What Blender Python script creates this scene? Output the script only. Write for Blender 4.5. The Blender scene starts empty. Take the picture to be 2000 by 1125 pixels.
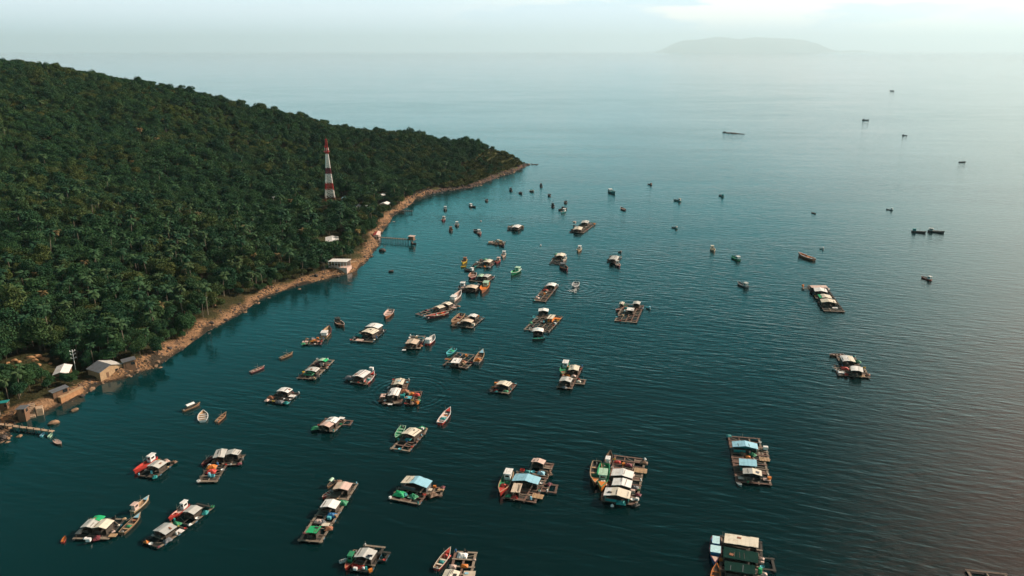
import bpy, bmesh, math, random
import numpy as np
from mathutils import Vector, Matrix

# ------------------------------------------------------------------ camera, sky, sun, exposure
SC = bpy.context.scene
COL = SC.collection
CAM_H, FPX, PITCH = 120.0, 1500.0, math.atan(462.5 / 1500.0)
cam_d = bpy.data.cameras.new('camera')
cam = bpy.data.objects.new('camera', cam_d)
COL.objects.link(cam)
cam.location = (0, 0, CAM_H)
cam.rotation_euler = (math.pi / 2 - PITCH, 0, 0)
cam_d.sensor_width = 36.0
cam_d.lens = 36.0 * FPX / 2000.0
cam_d.clip_start = 1.0
cam_d.clip_end = 200000.0
SC.camera = cam

SUN_EL, SUN_AZ = math.radians(31), math.radians(68)      # azimuth clockwise from the view direction
SUN_STRENGTH, SKY_STRENGTH = 5.0, 0.085
SC.view_settings.view_transform = 'Standard'
SC.view_settings.look = 'None'
SC.view_settings.exposure = 0.45
SC.view_settings.gamma = 1.0
SC.view_settings.use_curve_mapping = False

world = bpy.data.worlds.new('World')
SC.world = world
world.use_nodes = True
nt = world.node_tree
nt.nodes.clear()
W = nt.nodes.new
out = W('ShaderNodeOutputWorld')
bg = W('ShaderNodeBackground')
bg.inputs['Strength'].default_value = SKY_STRENGTH
sky = W('ShaderNodeTexSky')
sky.sky_type = 'NISHITA'
sky.sun_disc = False
sky.sun_elevation = SUN_EL
sky.sun_rotation = SUN_AZ
sky.air_density = 1.0
sky.dust_density = 2.0
sky.ozone_density = 1.5
tc = W('ShaderNodeTexCoord')
sep = W('ShaderNodeSeparateXYZ')
nt.links.new(tc.outputs['Generated'], sep.inputs[0])


def wmath(op, a, b=None, clamp=False):
    n = W('ShaderNodeMath')
    n.operation = op
    n.use_clamp = clamp
    for k, v in enumerate((a, b)):
        if v is None:
            continue
        if isinstance(v, (int, float)):
            n.inputs[k].default_value = v
        else:
            nt.links.new(v, n.inputs[k])
    return n.outputs[0]


def wramp(v, a, b):
    n = W('ShaderNodeMapRange')
    n.interpolation_type = 'SMOOTHSTEP'
    nt.links.new(v, n.inputs[0])
    n.inputs[1].default_value = a
    n.inputs[2].default_value = b
    return n.outputs[0]


def wmix(f, a, b):
    n = W('ShaderNodeMix')
    n.data_type = 'RGBA'
    for s, v in ((0, f), (6, a), (7, b)):
        if isinstance(v, (int, float)):
            n.inputs[s].default_value = v
        elif isinstance(v, tuple):
            n.inputs[s].default_value = v
        else:
            nt.links.new(v, n.inputs[s])
    return n.outputs[2]


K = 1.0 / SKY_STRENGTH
# hazy sky, bright low; unseen blue-green above is shaped to tint water and shadows
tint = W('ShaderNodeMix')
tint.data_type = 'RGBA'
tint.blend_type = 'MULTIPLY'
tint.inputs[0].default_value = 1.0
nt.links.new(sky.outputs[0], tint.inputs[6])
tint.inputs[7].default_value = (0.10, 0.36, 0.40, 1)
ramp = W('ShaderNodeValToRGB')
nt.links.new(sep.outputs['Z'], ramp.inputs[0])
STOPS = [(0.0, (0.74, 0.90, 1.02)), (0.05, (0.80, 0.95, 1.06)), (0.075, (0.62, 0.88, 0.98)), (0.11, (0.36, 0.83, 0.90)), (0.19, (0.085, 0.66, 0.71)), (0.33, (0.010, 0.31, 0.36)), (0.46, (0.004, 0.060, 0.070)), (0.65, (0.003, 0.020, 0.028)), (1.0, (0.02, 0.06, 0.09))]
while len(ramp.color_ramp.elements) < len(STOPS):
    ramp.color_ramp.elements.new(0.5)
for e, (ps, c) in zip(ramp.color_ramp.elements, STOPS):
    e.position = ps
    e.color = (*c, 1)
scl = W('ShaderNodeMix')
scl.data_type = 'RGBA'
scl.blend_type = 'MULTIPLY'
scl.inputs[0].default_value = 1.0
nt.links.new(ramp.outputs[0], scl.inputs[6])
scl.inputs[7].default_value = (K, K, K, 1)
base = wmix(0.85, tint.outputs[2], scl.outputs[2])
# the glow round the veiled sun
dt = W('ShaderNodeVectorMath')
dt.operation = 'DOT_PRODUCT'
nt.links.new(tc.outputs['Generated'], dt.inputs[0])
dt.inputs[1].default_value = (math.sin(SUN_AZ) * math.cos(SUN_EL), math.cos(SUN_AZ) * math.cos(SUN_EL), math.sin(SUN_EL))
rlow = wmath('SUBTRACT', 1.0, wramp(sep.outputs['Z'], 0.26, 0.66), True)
rside = wmath('MULTIPLY', wramp(sep.outputs['X'], 0.31, 0.58), rlow)  # right-hand sky brightened above the view to lighten the water below
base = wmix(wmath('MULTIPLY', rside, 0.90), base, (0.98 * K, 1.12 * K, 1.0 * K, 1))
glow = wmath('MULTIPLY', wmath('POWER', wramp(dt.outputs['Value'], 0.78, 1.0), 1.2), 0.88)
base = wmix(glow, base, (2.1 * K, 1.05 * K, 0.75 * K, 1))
mp = W('ShaderNodeMapping')
mp.inputs['Scale'].default_value = (1.0, 1.0, 5.5)
mp.inputs['Location'].default_value = (0.50, 0.1, 0.32)
nt.links.new(tc.outputs['Generated'], mp.inputs[0])
cn = W('ShaderNodeTexNoise')
cn.inputs['Scale'].default_value = 4.2
cn.inputs['Detail'].default_value = 9
cn.inputs['Roughness'].default_value = 0.52
cn.inputs['Distortion'].default_value = 0.25
nt.links.new(mp.outputs[0], cn.inputs['Vector'])
cm = wramp(cn.outputs[0], 0.455, 0.54)
low = wramp(sep.outputs['Z'], 0.012, 0.045)
high = wmath('SUBTRACT', 1.0, wramp(sep.outputs['Z'], 0.07, 0.19), True)
rightw = wmath('ADD', wramp(sep.outputs['X'], -0.15, 0.30), 0.12, True)
cm = wmath('MULTIPLY', wmath('MULTIPLY', wmath('MULTIPLY', cm, low), high), rightw)
base = wmix(wmath('MULTIPLY', cm, 0.9), base, (1.05 * K, 1.01 * K, 0.93 * K, 1))
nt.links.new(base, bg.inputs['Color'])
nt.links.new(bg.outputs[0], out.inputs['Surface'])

sun_d = bpy.data.lights.new('sun', 'SUN')
sun_d.energy = SUN_STRENGTH
sun_d.angle = math.radians(0.6)
sun_d.color = (1.0, 0.87, 0.73)
sun = bpy.data.objects.new('sun', sun_d)
COL.objects.link(sun)
sdir = Vector((math.sin(SUN_AZ) * math.cos(SUN_EL), math.cos(SUN_AZ) * math.cos(SUN_EL), math.sin(SUN_EL)))
sun.rotation_euler = sdir.to_track_quat('Z', 'Y').to_euler()

SC.cycles.max_bounces = 8
SC.cycles.diffuse_bounces = 2
SC.cycles.glossy_bounces = 3
SC.cycles.transmission_bounces = 2
SC.cycles.transparent_max_bounces = 6
SC.cycles.volume_bounces = 3
SC.cycles.use_denoising = True
SC.cycles.caustics_reflective = False
SC.cycles.caustics_refractive = False

# ------------------------------------------------------------------ helpers
RNG = random.Random(11)
NR = np.random.default_rng(5)
CP, SP = math.cos(PITCH), math.sin(PITCH)


def ray(px, py):
    a, b = (px - 1000.0) / FPX, (562.5 - py) / FPX
    return Vector((a, CP + b * SP, -SP + b * CP))


def at(px, py, z=0.0):
    d = ray(px, py)
    t = (z - CAM_H) / d.z
    return Vector((d.x * t, d.y * t, z))


def mat(name, col, rough=0.7, var=0.25, scale=1.5, bump=0.0, metallic=0.0, col2=None, spec=0.3, rnd=0.0, detail=5):
    """Principled material whose colour is mottled by noise in the object's own space."""
    m = bpy.data.materials.new(name)
    m.use_nodes = True
    n = m.node_tree
    p = n.nodes['Principled BSDF']
    p.inputs['Roughness'].default_value = rough
    p.inputs['Metallic'].default_value = metallic
    p.inputs['Specular IOR Level'].default_value = spec
    t = n.nodes.new('ShaderNodeTexCoord')
    x = n.nodes.new('ShaderNodeTexNoise')
    x.inputs['Scale'].default_value = scale
    x.inputs['Detail'].default_value = detail
    x.inputs['Roughness'].default_value = 0.65
    n.links.new(t.outputs['Object'], x.inputs['Vector'])
    r = n.nodes.new('ShaderNodeMapRange')
    r.inputs[1].default_value = 0.3
    r.inputs[2].default_value = 0.7
    n.links.new(x.outputs[0], r.inputs[0])
    mx = n.nodes.new('ShaderNodeMix')
    mx.data_type = 'RGBA'
    c2 = col2 or tuple(c * (1 - var) for c in col)
    mx.inputs[6].default_value = (*col, 1)
    mx.inputs[7].default_value = (*c2, 1)
    n.links.new(r.outputs[0], mx.inputs[0])
    o = mx.outputs[2]
    if rnd:
        oi = n.nodes.new('ShaderNodeObjectInfo')
        hs = n.nodes.new('ShaderNodeHueSaturation')
        rr = n.nodes.new('ShaderNodeMapRange')
        rr.inputs[3].default_value = 1 - rnd
        rr.inputs[4].default_value = 1 + rnd
        n.links.new(oi.outputs['Random'], rr.inputs[0])
        n.links.new(rr.outputs[0], hs.inputs['Value'])
        n.links.new(o, hs.inputs['Color'])
        o = hs.outputs[0]
    n.links.new(o, p.inputs['Base Color'])
    if bump:
        b = n.nodes.new('ShaderNodeBump')
        b.inputs['Strength'].default_value = 1.0
        b.inputs['Distance'].default_value = bump
        n.links.new(x.outputs[0], b.inputs['Height'])
        n.links.new(b.outputs[0], p.inputs['Normal'])
    return m


def link(name, me, parent=None, loc=(0, 0, 0), rz=0.0):
    o = bpy.data.objects.new(name, me)
    COL.objects.link(o)
    if parent is not None:
        o.parent = parent
    o.location = loc
    if rz:
        o.rotation_euler = (0, 0, rz)
    return o


def tag(o, label, cat, group=None, kind=None):
    if label:
        o['label'] = label
    if cat:
        o['category'] = cat
    if group:
        o['group'] = group
    if kind:
        o['kind'] = kind
    return o


class MB:
    """Collects boxes, bars and sheets into one mesh."""

    def __init__(s):
        s.v, s.f, s.mi, s.mats = [], [], [], []

    def slot(s, m):
        if m not in s.mats:
            s.mats.append(m)
        return s.mats.index(m)

    def add(s, vs, fs, m=None):
        b = len(s.v)
        k = s.slot(m) if m is not None else 0
        s.v += [tuple(v) for v in vs]
        for f in fs:
            s.f.append(tuple(i + b for i in f))
            s.mi.append(k)

    def box(s, c, d, m=None, rz=0.0, taper=1.0):
        x, y, z = d[0] / 2, d[1] / 2, d[2] / 2
        ca, sa = math.cos(rz), math.sin(rz)
        vs = []
        for dz, t in ((-z, 1.0), (z, taper)):
            for dx, dy in ((-x, -y), (x, -y), (x, y), (-x, y)):
                dx, dy = dx * t, dy * t
                vs.append((c[0] + dx * ca - dy * sa, c[1] + dx * sa + dy * ca, c[2] + dz))
        s.add(vs, [(0, 3, 2, 1), (4, 5, 6, 7), (0, 1, 5, 4), (1, 2, 6, 5), (2, 3, 7, 6), (3, 0, 4, 7)], m)

    def bar(s, a, b, w, m=None, n=4, w2=None):
        a, b = Vector(a), Vector(b)
        q = (b - a).to_track_quat('Z', 'Y')
        w2 = w if w2 is None else w2
        vs = []
        for p, ww in ((a, w), (b, w2)):
            for k in range(n):
                t = 2 * math.pi * (k + 0.5) / n
                vs.append(p + q @ Vector((math.cos(t) * ww, math.sin(t) * ww, 0)))
        fs = [(k, (k + 1) % n, n + (k + 1) % n, n + k) for k in range(n)]
        fs += [tuple(reversed(range(n))), tuple(range(n, 2 * n))]
        s.add(vs, fs, m)

    def lathe(s, prof, m=None, n=10, c=(0, 0, 0)):
        vs, fs = [], []
        for r, z in prof:
            for k in range(n):
                t = 2 * math.pi * k / n
                vs.append((c[0] + r * math.cos(t), c[1] + r * math.sin(t), c[2] + z))
        for j in range(len(prof) - 1):
            for k in range(n):
                fs.append((j * n + k, j * n + (k + 1) % n, (j + 1) * n + (k + 1) % n, (j + 1) * n + k))
        fs.append(tuple(reversed(range(n))))
        fs.append(tuple(range((len(prof) - 1) * n, len(prof) * n)))
        s.add(vs, fs, m)

    def mesh(s, name, m=None, smooth=False):
        me = bpy.data.meshes.new(name)
        me.from_pydata(s.v, [], s.f)
        ms = s.mats or ([m] if m else [])
        for k in ms:
            me.materials.append(k)
        if len(ms) > 1:
            me.polygons.foreach_set('material_index', s.mi)
        if smooth:
            me.polygons.foreach_set('use_smooth', [True] * len(s.f))
        me.update()
        return me

    def build(s, name, m=None, parent=None, loc=(0, 0, 0), rz=0.0, smooth=False):
        return link(name, s.mesh(name, m, smooth), parent, loc, rz)


def empty(name, loc=(0, 0, 0), rz=0.0):
    o = link(name, None, None, loc, rz)
    o.empty_display_size = 1.0
    return o


# ------------------------------------------------------------------ water
def water_material():
    m = bpy.data.materials.new('sea_water')
    m.use_nodes = True
    n = m.node_tree
    p = n.nodes['Principled BSDF']
    p.inputs['IOR'].default_value = 1.333
    p.inputs['Roughness'].default_value = 0.07
    g = n.nodes.new('ShaderNodeNewGeometry')

    def mapping(rz, sc):
        q = n.nodes.new('ShaderNodeMapping')
        q.vector_type = 'TEXTURE'
        q.inputs['Rotation'].default_value = (0, 0, rz)
        q.inputs['Scale'].default_value = tuple(1 / c for c in sc)
        n.links.new(g.outputs['Position'], q.inputs['Vector'])
        return q.outputs[0]

    def noise(vec, sc, det, rough=0.5, dist=0.0):
        x = n.nodes.new('ShaderNodeTexNoise')
        x.inputs['Scale'].default_value = sc
        x.inputs['Detail'].default_value = det
        x.inputs['Roughness'].default_value = rough
        x.inputs['Distortion'].default_value = dist
        n.links.new(vec, x.inputs['Vector'])
        return x.outputs[0]

    def mth(op, a, b):
        x = n.nodes.new('ShaderNodeMath')
        x.operation = op
        for k, v in enumerate((a, b)):
            if isinstance(v, (int, float)):
                x.inputs[k].default_value = v
            else:
                n.links.new(v, x.inputs[k])
        return x.outputs[0]

    def rng(v, a, b, c, d):
        x = n.nodes.new('ShaderNodeMapRange')
        n.links.new(v, x.inputs[0])
        for k, q in enumerate((a, b, c, d)):
            x.inputs[k + 1].default_value = q
        return x.outputs[0]

    swell = noise(mapping(-0.36, (1 / 12.0, 1 / 2.7, 1)), 1.0, 2.0, 0.5, 0.3)
    cross = noise(mapping(-0.08, (1 / 7.0, 1 / 1.7, 1)), 1.0, 2.0, 0.5, 0.2)
    chop = noise(mapping(-0.3, (1 / 2.0, 1 / 0.75, 1)), 1.0, 3.0, 0.6)
    gust = noise(mapping(-0.1, (1 / 160.0, 1 / 60.0, 1)), 1.0, 3.0, 0.55)
    h = mth('ADD', mth('MULTIPLY', swell, 0.27), mth('MULTIPLY', cross, 0.15))
    h = mth('ADD', h, mth('MULTIPLY', chop, 0.06))
    def rings(cx, cy, wl, fall, amp, r0=0.0):
        v = n.nodes.new('ShaderNodeVectorMath')
        v.operation = 'DISTANCE'
        n.links.new(g.outputs['Position'], v.inputs[0])
        v.inputs[1].default_value = (cx, cy, 0)
        d = v.outputs['Value']
        f = mth('POWER', 2.718, mth('MULTIPLY', mth('ABSOLUTE', mth('SUBTRACT', d, r0), 0), -1.0 / fall))
        return mth('MULTIPLY', mth('MULTIPLY', mth('SINE', mth('MULTIPLY', d, 6.283 / wl), 0), f), amp)
    c1, c2 = at(1122, 562), at(800, 768)
    h = mth('ADD', h, rings(c1.x, c1.y, 3.4, 17.0, 0.06))
    h = mth('ADD', h, rings(c2.x, c2.y, 2.2, 2.2, 0.06, 13.0))
    broad = noise(mapping(-0.05, (1 / 900.0, 1 / 260.0, 1)), 1.0, 3.0, 0.55, 0.4)
    # the lee of the hill is calmer than the open water
    sp = n.nodes.new('ShaderNodeSeparateXYZ')
    n.links.new(g.outputs['Position'], sp.inputs[0])
    lee = mth('MAXIMUM', rng(sp.outputs['X'], -190.0, 20.0, 0.30, 1.0), rng(sp.outputs['Y'], 420.0, 900.0, 0.30, 1.0))
    h = mth('MULTIPLY', mth('MULTIPLY', h, lee), mth('MULTIPLY', rng(gust, 0.3, 0.7, 0.6, 1.25), rng(broad, 0.36, 0.64, 0.72, 1.15)))
    b = n.nodes.new('ShaderNodeBump')
    b.inputs['Strength'].default_value = 1.0
    b.inputs['Distance'].default_value = 1.0
    n.links.new(h, b.inputs['Height'])
    n.links.new(b.outputs[0], p.inputs['Normal'])
    mx = n.nodes.new('ShaderNodeMix')
    mx.data_type = 'RGBA'
    mx.inputs[6].default_value = (0.0005, 0.0100, 0.0108, 1)
    mx.inputs[7].default_value = (0.0007, 0.0135, 0.0135, 1)
    n.links.new(gust, mx.inputs[0])
    sh = n.nodes.new('ShaderNodeMix')
    sh.data_type = 'RGBA'
    n.links.new(rng(mth('SUBTRACT', sp.outputs['X'], mth('MULTIPLY', sp.outputs['Y'], 0.25)), -230.0, -70.0, 1.0, 0.0), sh.inputs[0])
    n.links.new(mx.outputs[2], sh.inputs[6])
    sh.inputs[7].default_value = (0.0008, 0.026, 0.028, 1)
    n.links.new(sh.outputs[2], p.inputs['Base Color'])
    return m


FAR = 105000.0
wm = MB()
ys = [-1500, 0, 200, 400, 700, 1200, 2500, 6000, 15000, FAR]
xs = [-90000, -40000, -12000, -3000, -800, -300, 0, 300, 800, 3000, 12000, 40000, 90000]
vs = [(x, y, 0) for y in ys for x in xs]
nx = len(xs)
wm.add(vs, [(j * nx + i, j * nx + i + 1, (j + 1) * nx + i + 1, (j + 1) * nx + i) for j in range(len(ys) - 1) for i in range(nx - 1)], water_material())
tag(wm.build('sea'), 'teal sea rippled by small waves', 'water', kind='structure')

# ------------------------------------------------------------------ terrain
SHORE_PX = [(-40, 880), (20, 858), (22, 848), (5, 840), (26, 829), (64, 816), (111, 796), (164, 772), (198, 751), (245, 740), (280, 725),
            (300, 720), (350, 688), (410, 645), (445, 627), (470, 614), (512, 584), (540, 572), (580, 560), (616, 550), (670, 538), (696, 530),
            (720, 508), (740, 480), (740, 466), (753, 446), (764, 432), (769, 422), (788, 409), (804, 398), (814, 387), (832, 382), (854, 375),
            (890, 371), (923, 366), (968, 348), (1000, 337), (1018, 330), (1032, 322)]
shore = [(at(x, y).x, at(x, y).y) for x, y in SHORE_PX]
back = [(14, 852), (-12, 880), (-80, 940), (-200, 1010), (-400, 1090), (-700, 1190), (-1200, 1300), (-1500, 900), (-1300, 100), (-500, 20), (-260, 90), (-200, 150)]
COAST = np.array(shore + back)
RIDGE = np.array([(10, 838, 3), (-3, 838, 9), (-22, 838, 14), (-52, 842, 17), (-85, 848, 21), (-150, 850, 27), (-222, 845, 36), (-262, 842, 47), (-320, 840, 60),
                  (-390, 838, 77), (-470, 838, 92), (-560, 845, 102), (-700, 820, 112), (-900, 760, 125), (-1200, 600, 120)], float)


def seg_dist(P, A):
    """Distance of every point to a polyline and the interpolated third column of the nearest point."""
    best = np.full(len(P), 1e9)
    val = np.zeros(len(P))
    for k in range(len(A) - 1):
        a, b = A[k, :2], A[k + 1, :2]
        ab = b - a
        t = np.clip(((P - a) @ ab) / (ab @ ab), 0, 1)
        d = np.hypot(P[:, 0] - a[0] - t * ab[0], P[:, 1] - a[1] - t * ab[1])
        if A.shape[1] > 2:
            v = A[k, 2] + t * (A[k + 1, 2] - A[k, 2])
            val = np.where(d < best, v, val)
        best = np.minimum(best, d)
    return best, val


CLOSED = np.vstack([COAST, COAST[:1]])


def inside(P):
    r = np.zeros(len(P), bool)
    x, y = P[:, 0], P[:, 1]
    for k in range(len(CLOSED) - 1):
        x0, y0 = CLOSED[k]
        x1, y1 = CLOSED[k + 1]
        if y0 == y1:
            continue
        c = ((y0 > y) != (y1 > y)) & (x < (x1 - x0) * (y - y0) / (y1 - y0) + x0)
        r ^= c
    return r


def wob(P, wl, seed):
    g = np.random.default_rng(seed)
    s = np.zeros(len(P))
    for k in range(7):
        a = g.uniform(0, 2 * np.pi)
        f = 2 * np.pi / (wl * g.uniform(0.6, 1.6))
        s += np.sin((P[:, 0] * math.cos(a) + P[:, 1] * math.sin(a)) * f + g.uniform(0, 6.28))
    return s / 3.0


def smooth(x, a, b):
    t = np.clip((x - a) / (b - a), 0, 1)
    return t * t * (3 - 2 * t)


def shore_dist(P):
    d, _ = seg_dist(P, CLOSED)
    return np.where(inside(P), d, -d)


def ground(P, detail=True):
    P = np.asarray(P, float).reshape(-1, 2)
    ds = shore_dist(P)
    dr, H = seg_dist(P, RIDGE)
    dp = np.maximum(ds, 0)
    u = dp / (dp + dr + 1e-6)
    h = H * (0.25 * u + 0.75 * smooth(u, 0.08, 1.0)) * np.clip(dp / 12, 0, 1)
    tip = smooth(P[:, 1], 640, 700)
    bank = (2.6 + 1.1 * wob(P, 45, 3)) * (1 - 0.45 * tip)
    h = h + bank * smooth(dp, 0.0, (6.5 + 1.5 * wob(P, 20, 8)) * (1 - 0.35 * tip)) + 0.035 * np.minimum(dp, 90)
    h = h + wob(P, 130, 1) * 3.2 * smooth(u, 0.1, 0.5) * smooth(dp, 20, 90)
    if detail:
        h = h + wob(P, 7, 2) * 0.22 * smooth(dp, 0, 4)
    return np.where(ds >= 0, h, 0.45 * ds)


def land(px, py):
    """Where the sight line through a point of the photograph meets the hill."""
    d = ray(px, py)
    t = np.arange(150, 1400, 0.4)
    P = np.stack([d.x * t, d.y * t], 1)
    g = np.maximum(ground(P, False), 0)
    z = CAM_H + d.z * t
    k = int(np.argmax(z <= g)) if (z <= g).any() else len(t) - 1
    return Vector((P[k, 0], P[k, 1], float(g[k])))


def gz(x, y):
    return float(ground([(x, y)])[0])


def terrain_material():
    m = bpy.data.materials.new('earth')
    m.use_nodes = True
    n = m.node_tree
    p = n.nodes['Principled BSDF']
    p.inputs['Roughness'].default_value = 0.95
    p.inputs['Specular IOR Level'].default_value = 0.1
    a = n.nodes.new('ShaderNodeAttribute')
    a.attribute_name = 'inland'
    g = n.nodes.new('ShaderNodeNewGeometry')

    def noise(s, d, dist=0.0):
        x = n.nodes.new('ShaderNodeTexNoise')
        x.inputs['Scale'].default_value = s
        x.inputs['Detail'].default_value = d
        x.inputs['Roughness'].default_value = 0.65
        x.inputs['Distortion'].default_value = dist
        n.links.new(g.outputs['Position'], x.inputs['Vector'])
        return x.outputs[0]

    def mix(f, c, d):
        x = n.nodes.new('ShaderNodeMix')
        x.data_type = 'RGBA'
        for s, v in ((0, f), (6, c), (7, d)):
            if isinstance(v, tuple):
                x.inputs[s].default_value = (*v, 1)
            else:
                n.links.new(v, x.inputs[s])
        return x.outputs[2]

    def rng(v, lo, hi):
        x = n.nodes.new('ShaderNodeMapRange')
        x.interpolation_type = 'SMOOTHSTEP'
        n.links.new(v, x.inputs[0])
        x.inputs[1].default_value = lo
        x.inputs[2].default_value = hi
        return x.outputs[0]

    big, fine = noise(0.07, 4), noise(0.9, 6, 0.4)
    sand = mix(rng(fine, 0.38, 0.62), (0.33, 0.195, 0.105), (0.135, 0.078, 0.045))
    rock = mix(rng(fine, 0.42, 0.60), (0.055, 0.040, 0.030), (0.30, 0.17, 0.085))
    bank = mix(rng(big, 0.40, 0.52), sand, rock)
    hd = n.nodes.new('ShaderNodeAttribute')
    hd.attribute_name = 'headland'
    cliff = mix(rng(fine, 0.40, 0.60), (0.032, 0.027, 0.025), (0.145, 0.090, 0.070))
    bank = mix(hd.outputs['Fac'], bank, cliff)
    wet = mix(rng(a.outputs['Fac'], 0.3, 2.0), (0.035, 0.028, 0.02), bank)
    soil = mix(rng(fine, 0.35, 0.65), (0.022, 0.026, 0.010), (0.05, 0.045, 0.018))
    meadow = mix(rng(fine, 0.35, 0.65), (0.088, 0.086, 0.028), (0.050, 0.058, 0.020))
    soil = mix(hd.outputs['Fac'], soil, meadow)
    n.links.new(mix(rng(a.outputs['Fac'], 4.0, 8.5), wet, soil), p.inputs['Base Color'])
    b = n.nodes.new('ShaderNodeBump')
    b.inputs['Distance'].default_value = 0.8
    n.links.new(fine, b.inputs['Height'])
    n.links.new(b.outputs[0], p.inputs['Normal'])
    return m


def build_terrain():
    xs = np.concatenate([np.arange(-980, -300, 5.0), np.arange(-300, 42, 1.6)])
    ys = np.concatenate([np.arange(60, 200, 4.0), np.arange(200, 560, 1.7), np.arange(560, 960, 3.0), np.arange(960, 1160, 8.0)])
    X, Y = np.meshgrid(xs, ys)
    P = np.stack([X.ravel(), Y.ravel()], 1)
    h = ground(P)
    ds = shore_dist(P)
    nx = len(xs)
    idx = np.arange(len(P)).reshape(len(ys), nx)
    q = np.stack([idx[:-1, :-1].ravel(), idx[:-1, 1:].ravel(), idx[1:, 1:].ravel(), idx[1:, :-1].ravel()], 1)
    q = q[(h[q] > -2.6).any(1)]
    use = np.unique(q)
    rm = np.full(len(P), -1)
    rm[use] = np.arange(len(use))
    q = rm[q]
    me = bpy.data.meshes.new('hill')
    me.vertices.add(len(use))
    co = np.column_stack([P[use], np.maximum(h[use], -2.9)])
    me.vertices.foreach_set('co', co.ravel().astype(np.float32))
    me.loops.add(q.size)
    me.loops.foreach_set('vertex_index', q.ravel().astype(np.int32))
    me.polygons.add(len(q))
    me.polygons.foreach_set('loop_start', (np.arange(len(q)) * 4).astype(np.int32))
    me.update(calc_edges=True)
    me.polygons.foreach_set('use_smooth', np.ones(len(q), bool))
    at_ = me.attributes.new('inland', 'FLOAT', 'POINT')
    bank_w = ds[use] + 2.2 * wob(P[use], 16, 21) + smooth(P[use][:, 1], 640, 700) * 1.5
    at_.data.foreach_set('value', bank_w.astype(np.float32))
    hd = me.attributes.new('headland', 'FLOAT', 'POINT')
    hd.data.foreach_set('value', smooth(P[use][:, 1], 655, 690).astype(np.float32))
    me.materials.append(terrain_material())
    o = link('hill_terrain', me)
    tag(o, 'hillside with an earthy bank along the water', 'terrain', kind='structure')


build_terrain()

# ------------------------------------------------------------------ far island
def build_island():
    D = 96000.0
    prof = [(1283, 0), (1292, 3), (1305, 9), (1318, 15), (1335, 19), (1360, 22), (1395, 24.5), (1420, 24), (1440, 22.5), (1470, 23.5), (1510, 24), (1545, 23),
            (1565, 19), (1585, 15), (1605, 8), (1622, 3), (1640, 1), (1650, 2), (1665, 3.6), (1675, 3), (1690, 1.2), (1700, 0)]
    m = mat('island_green', (0.10, 0.13, 0.10), 0.9, 0.5, 0.0012)
    b = MB()
    vs = []
    n = 7
    for k, (px, hp) in enumerate(prof):
        x = (px - 1000) / FPX * D / 1.046
        z = hp / FPX * D * 1.08
        for j in range(n):
            t = j / (n - 1)
            w = math.sin(math.pi * t) ** 0.8
            y = D + (t - 0.5) * 9000 + 500 * math.sin(k * 1.7 + j)
            vs.append((x * (1 + (t - 0.5) * 0.02), y, z * w * (1 + 0.06 * math.sin(k * 2.3 + j * 1.9)) - 4))
    fs = [(k * n + j, k * n + j + 1, (k + 1) * n + j + 1, (k + 1) * n + j) for k in range(len(prof) - 1) for j in range(n - 1)]
    b.add(vs, [tuple(reversed(f)) for f in fs], m)
    tag(b.build('distant_hills', smooth=True), 'long flat-topped island faint on the horizon', 'hills', kind='structure')


build_island()

# ------------------------------------------------------------------ foliage
def foliage(name, lighter, dark, yellow=(0.10, 0.09, 0.018), amount=0.5):
    m = bpy.data.materials.new(name)
    m.use_nodes = True
    n = m.node_tree
    p = n.nodes['Principled BSDF']
    p.inputs['Roughness'].default_value = 0.65
    p.inputs['Specular IOR Level'].default_value = 0.06
    oi = n.nodes.new('ShaderNodeObjectInfo')
    g = n.nodes.new('ShaderNodeNewGeometry')
    x = n.nodes.new('ShaderNodeTexNoise')
    x.inputs['Scale'].default_value = 0.017
    x.inputs['Detail'].default_value = 4
    n.links.new(g.outputs['Position'], x.inputs['Vector'])
    y = n.nodes.new('ShaderNodeTexNoise')
    y.inputs['Scale'].default_value = 0.5
    y.inputs['Detail'].default_value = 3
    n.links.new(g.outputs['Position'], y.inputs['Vector'])

    def mix(f, c, d):
        q = n.nodes.new('ShaderNodeMix')
        q.data_type = 'RGBA'
        for s, v in ((0, f), (6, c), (7, d)):
            if isinstance(v, tuple):
                q.inputs[s].default_value = (*v, 1)
            else:
                n.links.new(v, q.inputs[s])
        return q.outputs[2]

    def rng(v, lo, hi, a=0.0, b=1.0):
        q = n.nodes.new('ShaderNodeMapRange')
        n.links.new(v, q.inputs[0])
        q.inputs[1].default_value = lo
        q.inputs[2].default_value = hi
        q.inputs[3].default_value = a
        q.inputs[4].default_value = b
        return q.outputs[0]

    def mul(a, b):
        q = n.nodes.new('ShaderNodeMath')
        q.operation = 'MULTIPLY'
        n.links.new(a, q.inputs[0])
        n.links.new(b, q.inputs[1])
        return q.outputs[0]

    c = mix(rng(oi.outputs['Random'], 0.0, 0.8), dark, lighter)  # each tree takes a random tone between its two leaf greens
    c = mix(mul(rng(x.outputs[0], 0.47, 0.60), rng(oi.outputs['Random'], 0.25, 1.0, 0.0, amount)), c, yellow)
    c = mix(rng(y.outputs[0], 0.3, 0.7, 0.0, 0.45), c, dark)
    n.links.new(c, p.inputs['Base Color'])
    return m


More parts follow.
